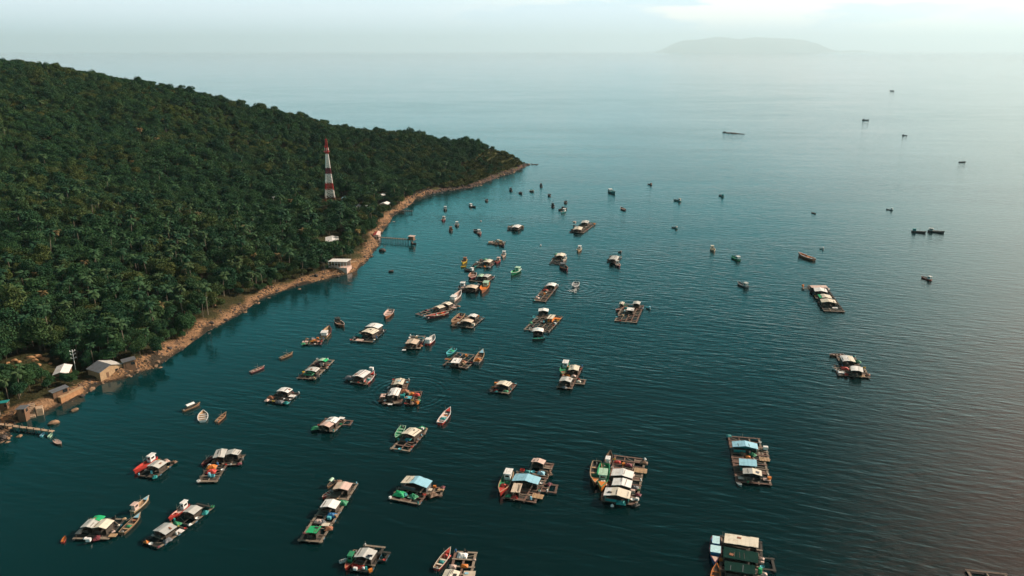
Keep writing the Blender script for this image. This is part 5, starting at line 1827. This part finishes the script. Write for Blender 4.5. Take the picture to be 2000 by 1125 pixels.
house('low white roof under trees above the sandy beach', [(391, 586.5), (421, 588), (424, 582.5), (397, 581.5)], 'gable', 'white', 'brown', 2.2, 'hut', cat='hut', zr=land(408, 590).z + 2.4)


def wall_run(label, a, b, h, col, zb=0.3, name='sea_wall', th=1.2):
    p, q = at(*a, zb), at(*b, zb)
    v = q - p
    root = empty(name, (p.x, p.y, 0), math.atan2(v.y, v.x))
    tag(root, label, 'wall')
    L = v.length
    m = MB()
    m.box((L / 2, 0, (h - 1.5) / 2), (L, th, h + 1.5), None)
    m.build('masonry', col, root)
    m = MB()
    m.box((L / 2, 0, h + 0.08), (L + 0.3, th + 0.3, 0.16))
    m.build('coping', paint('tan'), root)


M_STONE = mat('warm_stone', (0.40, 0.21, 0.10), 0.9, 0.5, 0.9, 0.06)
M_CONC = mat('stained_concrete', (0.46, 0.33, 0.22), 0.9, 0.4, 0.8, 0.03)
M_ROCK = mat('brown_rock', (0.30, 0.19, 0.115), 0.95, 0.65, 0.7, 0.15, rnd=0.3)
M_DROCK = mat('dark_rock', (0.075, 0.062, 0.055), 0.95, 0.6, 0.7, 0.15)
wall_run('straight orange sea wall near the dark roofed shed', (118, 788), (161, 767), 2.6, M_STONE)
wall_run('stone retaining wall below the pavilion terrace', (676, 528), (696, 523), 4.2, M_STONE)


def steps():
    p = at(62, 812, 0.8)
    root = empty('concrete_steps', (p.x, p.y, 0.3), 0.5)
    tag(root, 'broken concrete steps climbing from the bank near the jetty', 'steps')
    b = MB()
    for k in range(8):
        b.box((0, k * 0.75, 0.35 * (k + 1) / 2 - 0.6), (2.2, 0.75, 0.35 * (k + 1) + 1.2))
    b.build('flight', M_CONC, root)
    for s in (-2.6, 2.4):
        b = MB()
        b.box((s, 2.0, 0.9), (2.0, 2.8, 2.8))
        b.build('block', M_CONC, root)


steps()


def pier(label, a, b, z, w, deckm, n_posts, hut=None, name='pier'):
    p, q = at(*a, z), at(*b, z)
    v = q - p
    L = v.length
    root = empty(name, (p.x, p.y, 0), math.atan2(v.y, v.x))
    tag(root, label, 'pier')
    m = MB()
    k = max(6, int(L / 1.1))
    for i in range(k):
        m.box((L * (i + 0.5) / k, RNG.uniform(-0.06, 0.06), z - 0.05), (L / k * 0.93, w * RNG.uniform(0.93, 1.04), 0.16))
    for s in (-1, 1):
        m.box((L / 2, s * w * 0.36, z - 0.22), (L, 0.18, 0.18))
    m.build('deck', deckm, root)
    for i in range(n_posts):
        for s in (-1, 1):
            m = MB()
            x = L * (i + 0.5) / n_posts
            m.bar((x, s * w * 0.40, -2.2), (x + RNG.uniform(-0.1, 0.1), s * w * 0.44, z + RNG.uniform(0.4, 1.0)), 0.15, None, 6)
            m.build('post', TIMBER['dark'], root)
    if hut:
        hw, hh, rc, wc = hut
        m = MB()
        m.box((L + hw / 2, 0, z - 0.03), (hw + 0.8, hw + 0.6, 0.2))
        m.build('platform', TIMBER['wood'], root)
        m = MB()
        m.box((L + hw / 2, 0, z + 0.07 + hh / 2), (hw * 0.86, hw * 0.8, hh))
        hb = m.build('hut', paint(wc), root)
        m = MB()
        m.box((L + hw / 2, 0, z + hh + 0.16), (hw * 1.1, hw * 1.05, 0.14))
        m.build('roof', sheet(rc), hb)
        m = MB()
        m.box((L + hw / 2, -hw * 0.405, z + 1.1), (0.9, 0.06, 1.9))
        m.build('door', paint('brown'), hb)
        for sx in (0.1, 0.9):
            for sy in (-1, 1):
                m = MB()
                m.bar((L + hw * sx, sy * hw * 0.42, -2.2), (L + hw * sx, sy * hw * 0.42, z - 0.1), 0.16, None, 6)
                m.build('post', TIMBER['dark'], root)


pier('long timber pier on many posts with a hut at its head', (737, 463), (799, 467.5), 2.4, 1.9, TIMBER['light'], 13, (3.8, 2.2, 'pink', 'brown'))
pier('short spindly pier off the red earth bank', (779, 411), (806, 412), 1.8, 1.4, TIMBER['wood'], 7)
pier('narrow stone topped jetty with two skiffs beside it', (-8, 827), (104, 842), 1.3, 1.15, M_CONC, 8, name='jetty')


def pole(label, base, h, arms, m, r=0.12):
    p = land(*base)
    root = empty('utility_pole', p, 0.6)
    tag(root, label, 'pole')
    b = MB()
    b.bar((0, 0, -0.5), (0, 0, h), r, None, 8, r * 0.7)
    b.build('shaft', m, root)
    for z in arms:
        b = MB()
        b.box((0, 0, z), (2.0, 0.14, 0.14))
        a = b.build('crossarm', m, root)
        for x in (-0.85, 0.0, 0.85):
            b = MB()
            b.lathe([(0.10, 0), (0.16, 0.1), (0.08, 0.22), (0.14, 0.34), (0.05, 0.5)], None, 8, (x, 0, z + 0.07))
            b.build('insulator', paint('white'), a)


pole('tall pale utility pole with crossarms beside the white shed', (148, 723), 8.5, (7.9, 6.6, 5.0), paint('white'), 0.17)
pole('slim grey pole above the sandy beach', (439, 563), 9.0, (8.4,), M_STEEL)
pole('slim pale pole standing in the trees behind the pier', (717, 424), 9.0, (8.3,), paint('pale'))
pole('slim pale pole in the trees left of the pavilion houses', (536, 405), 8.0, (7.4,), paint('pale'))


def rock_mesh(seed, m, sub=2):
    g = random.Random(seed)
    bm = bmesh.new()
    bmesh.ops.create_icosphere(bm, subdivisions=sub, radius=1.0)
    off = [Vector((g.gauss(0, 1), g.gauss(0, 1), g.gauss(0, 1))).normalized() for _ in range(9)]
    cut = [g.uniform(0.55, 0.95) for _ in off]
    for v in bm.verts:
        for o, c in zip(off, cut):
            d = v.co.dot(o)
            if d > c:
                v.co -= o * (d - c)
        v.co *= g.uniform(0.94, 1.05)
        v.co.z *= 0.72
    me = bpy.data.meshes.new('rock')
    bm.to_mesh(me)
    bm.free()
    me.materials.append(m)
    return me


ROCKS = [rock_mesh(k, M_ROCK) for k in range(4)]
DROCKS = [rock_mesh(10 + k, M_DROCK) for k in range(3)]


def boulder(label, px, py, r, me, group=None, z=None):
    p = land(px, py) if z is None else at(px, py, z)
    o = link('boulder', me, None, (p.x, p.y, p.z + r * 0.15), RNG.uniform(0, 6))
    o.scale = (r * RNG.uniform(0.9, 1.3), r * RNG.uniform(0.8, 1.1), r * RNG.uniform(0.8, 1.1))
    tag(o, label, 'rock', group)


M_OROCK = mat('orange_rock', (0.36, 0.20, 0.09), 0.95, 0.55, 0.7, 0.15)
OROCKS = [rock_mesh(20 + k, M_OROCK) for k in range(3)]
for k, (x, y, r) in enumerate([(60, 700, 2.2), (68, 705, 1.8), (74, 698, 2.4), (83, 702, 1.6), (92, 704, 1.7), (76, 714, 1.5), (98, 711, 1.3), (28, 706, 2.0), (37, 708, 1.7), (16, 710, 1.4), (112, 701, 1.0), (118, 695, 1.0)]):
    boulder('orange boulder in the clearing above the white shed', x, y, r * 0.68, OROCKS[k % 3], 'orange boulders in the clearing')
boulder('pale flat rock awash inside the jetty', 105, 828, 1.5, ROCKS[0], None, 0.0)
boulder('brown flat rock awash off the orange sea wall', 146, 802, 1.2, ROCKS[1], None, 0.0)
boulder('dark lone rock standing in the bay off the pavilion', 764, 530.5, 1.5, DROCKS[0], None, 0.1)
boulder('dark rock just off the bank below the pier', 747, 490, 2.2, DROCKS[1], None, 0.1)
boulder('small dark rock awash off the beach', 661, 541, 1.0, DROCKS[2], None, 0.05)


def scatter_rocks():
    """The rubble along the waterline, too many to count."""
    V, F, mi = [], [], []
    g = np.random.default_rng(77)
    base = [np.array([v.co[:] for v in rock_mesh(50 + k, M_ROCK, 1).vertices]) for k in range(4)]
    faces = [[tuple(p.vertices) for p in rock_mesh(50 + k, M_ROCK, 1).polygons] for k in range(4)]
    pts = []
    C = np.array(shore)
    for k in range(len(C) - 1):
        a, b = C[k], C[k + 1]
        L = np.hypot(*(b - a))
        tip = a[1] > 640
        for _ in range(int(L * (5.2 if tip else 3.0))):
            q = a + (b - a) * g.random()
            nrm = np.array([-(b - a)[1], (b - a)[0]]) / max(L, 1e-6)
            off = g.normal(1.6, 2.6) if not tip else g.normal(2.0, 3.6)
            pts.append((q + nrm * off, g.uniform(0.18, 0.62) ** 1.0 * (1.0 + (g.random() < 0.12) * 1.4) * (1.25 if tip else 1.0), tip))
    tipp = C[-1]
    for _ in range(70):
        q = tipp + np.array([g.normal(-2, 5), g.normal(4, 5)])
        pts.append((q, g.uniform(0.6, 2.0), True))
    P = np.array([p[0] for p in pts])
    z = np.maximum(ground(P), -0.5)
    clump = wob(P, 26, 61)
    n = 0
    for (p, r, tip), zz, cl in zip(pts, z, clump):
        if zz > 3.5 or (not tip and cl < -0.45 and g.random() < 0.8):
            continue
        k = g.integers(4)
        a = g.uniform(0, 6.28)
        R = np.array([[math.cos(a), -math.sin(a), 0], [math.sin(a), math.cos(a), 0], [0, 0, 1]])
        v = (base[k] * np.array([r * g.uniform(0.8, 1.5), r, r * g.uniform(0.7, 1.1)])) @ R.T + np.array([p[0], p[1], zz + r * 0.1])
        o = len(V)
        V += [tuple(x) for x in v]
        F += [tuple(i + o for i in f) for f in faces[k]]
        mi += [1 if (g.random() < (0.82 if tip else 0.45)) else 0] * len(faces[k])
        n += 1
    me = bpy.data.meshes.new('shore_rocks')
    me.from_pydata(V, [], F)
    me.materials.append(M_ROCK)
    me.materials.append(M_DROCK)
    me.polygons.foreach_set('material_index', mi)
    me.update()
    tag(link('shore_rocks', me), 'brown and dark rubble along the waterline', 'rocks', kind='stuff')
    print('rocks', n)


scatter_rocks()


def reef():
    g = random.Random(4)
    root = empty('rock_reef', at(1434, 260.5))
    tag(root, 'long low black reef breaking the open sea', 'reef')
    b = MB()
    a, e = at(1419, 259.5), at(1453, 262)
    for k in range(16):
        t = k / 15
        q = a.lerp(e, t) - root.location
        r = 1.6 + 2.2 * math.sin(math.pi * min(1, 0.15 + t * 0.85)) * g.choice((0.25, 0.5, 0.7, 1.0, 1.25))
        vs = [v.co for v in DROCKS[k % 3].vertices]
        b.add([(v.x * r * 1.5 + q.x, v.y * r * 1.5 + q.y + g.uniform(-2, 2), v.z * r * 0.62 - 0.2) for v in vs], [tuple(p.vertices) for p in DROCKS[k % 3].polygons])
    b.build('rock_ridge', M_DROCK, root)
    p = at(1414.5, 258.7)
    o = link('boulder', DROCKS[1], None, (p.x, p.y, 0.2))
    o.scale = (3.4, 2.2, 2.0)
    tag(o, 'small black rock off the left tip of the reef', 'rock')


reef()

# ------------------------------------------------------------------ haze
def build_haze():
    b = MB()
    b.box((0, 52000, 997), (184000, 110000, 2002))
    m = bpy.data.materials.new('haze')
    m.use_nodes = True
    n = m.node_tree
    n.nodes.clear()
    o = n.nodes.new('ShaderNodeOutputMaterial')
    v = n.nodes.new('ShaderNodeVolumePrincipled')
    v.inputs['Color'].default_value = (0.71, 0.915, 1.0, 1)
    v.inputs['Density'].default_value = HAZE_DENSITY
    v.inputs['Anisotropy'].default_value = 0.2
    n.links.new(v.outputs[0], o.inputs['Volume'])
    tag(b.build('haze', m), 'thin pale haze over the sea', 'haze', kind='stuff')


HAZE_DENSITY = 0.000024
build_haze()
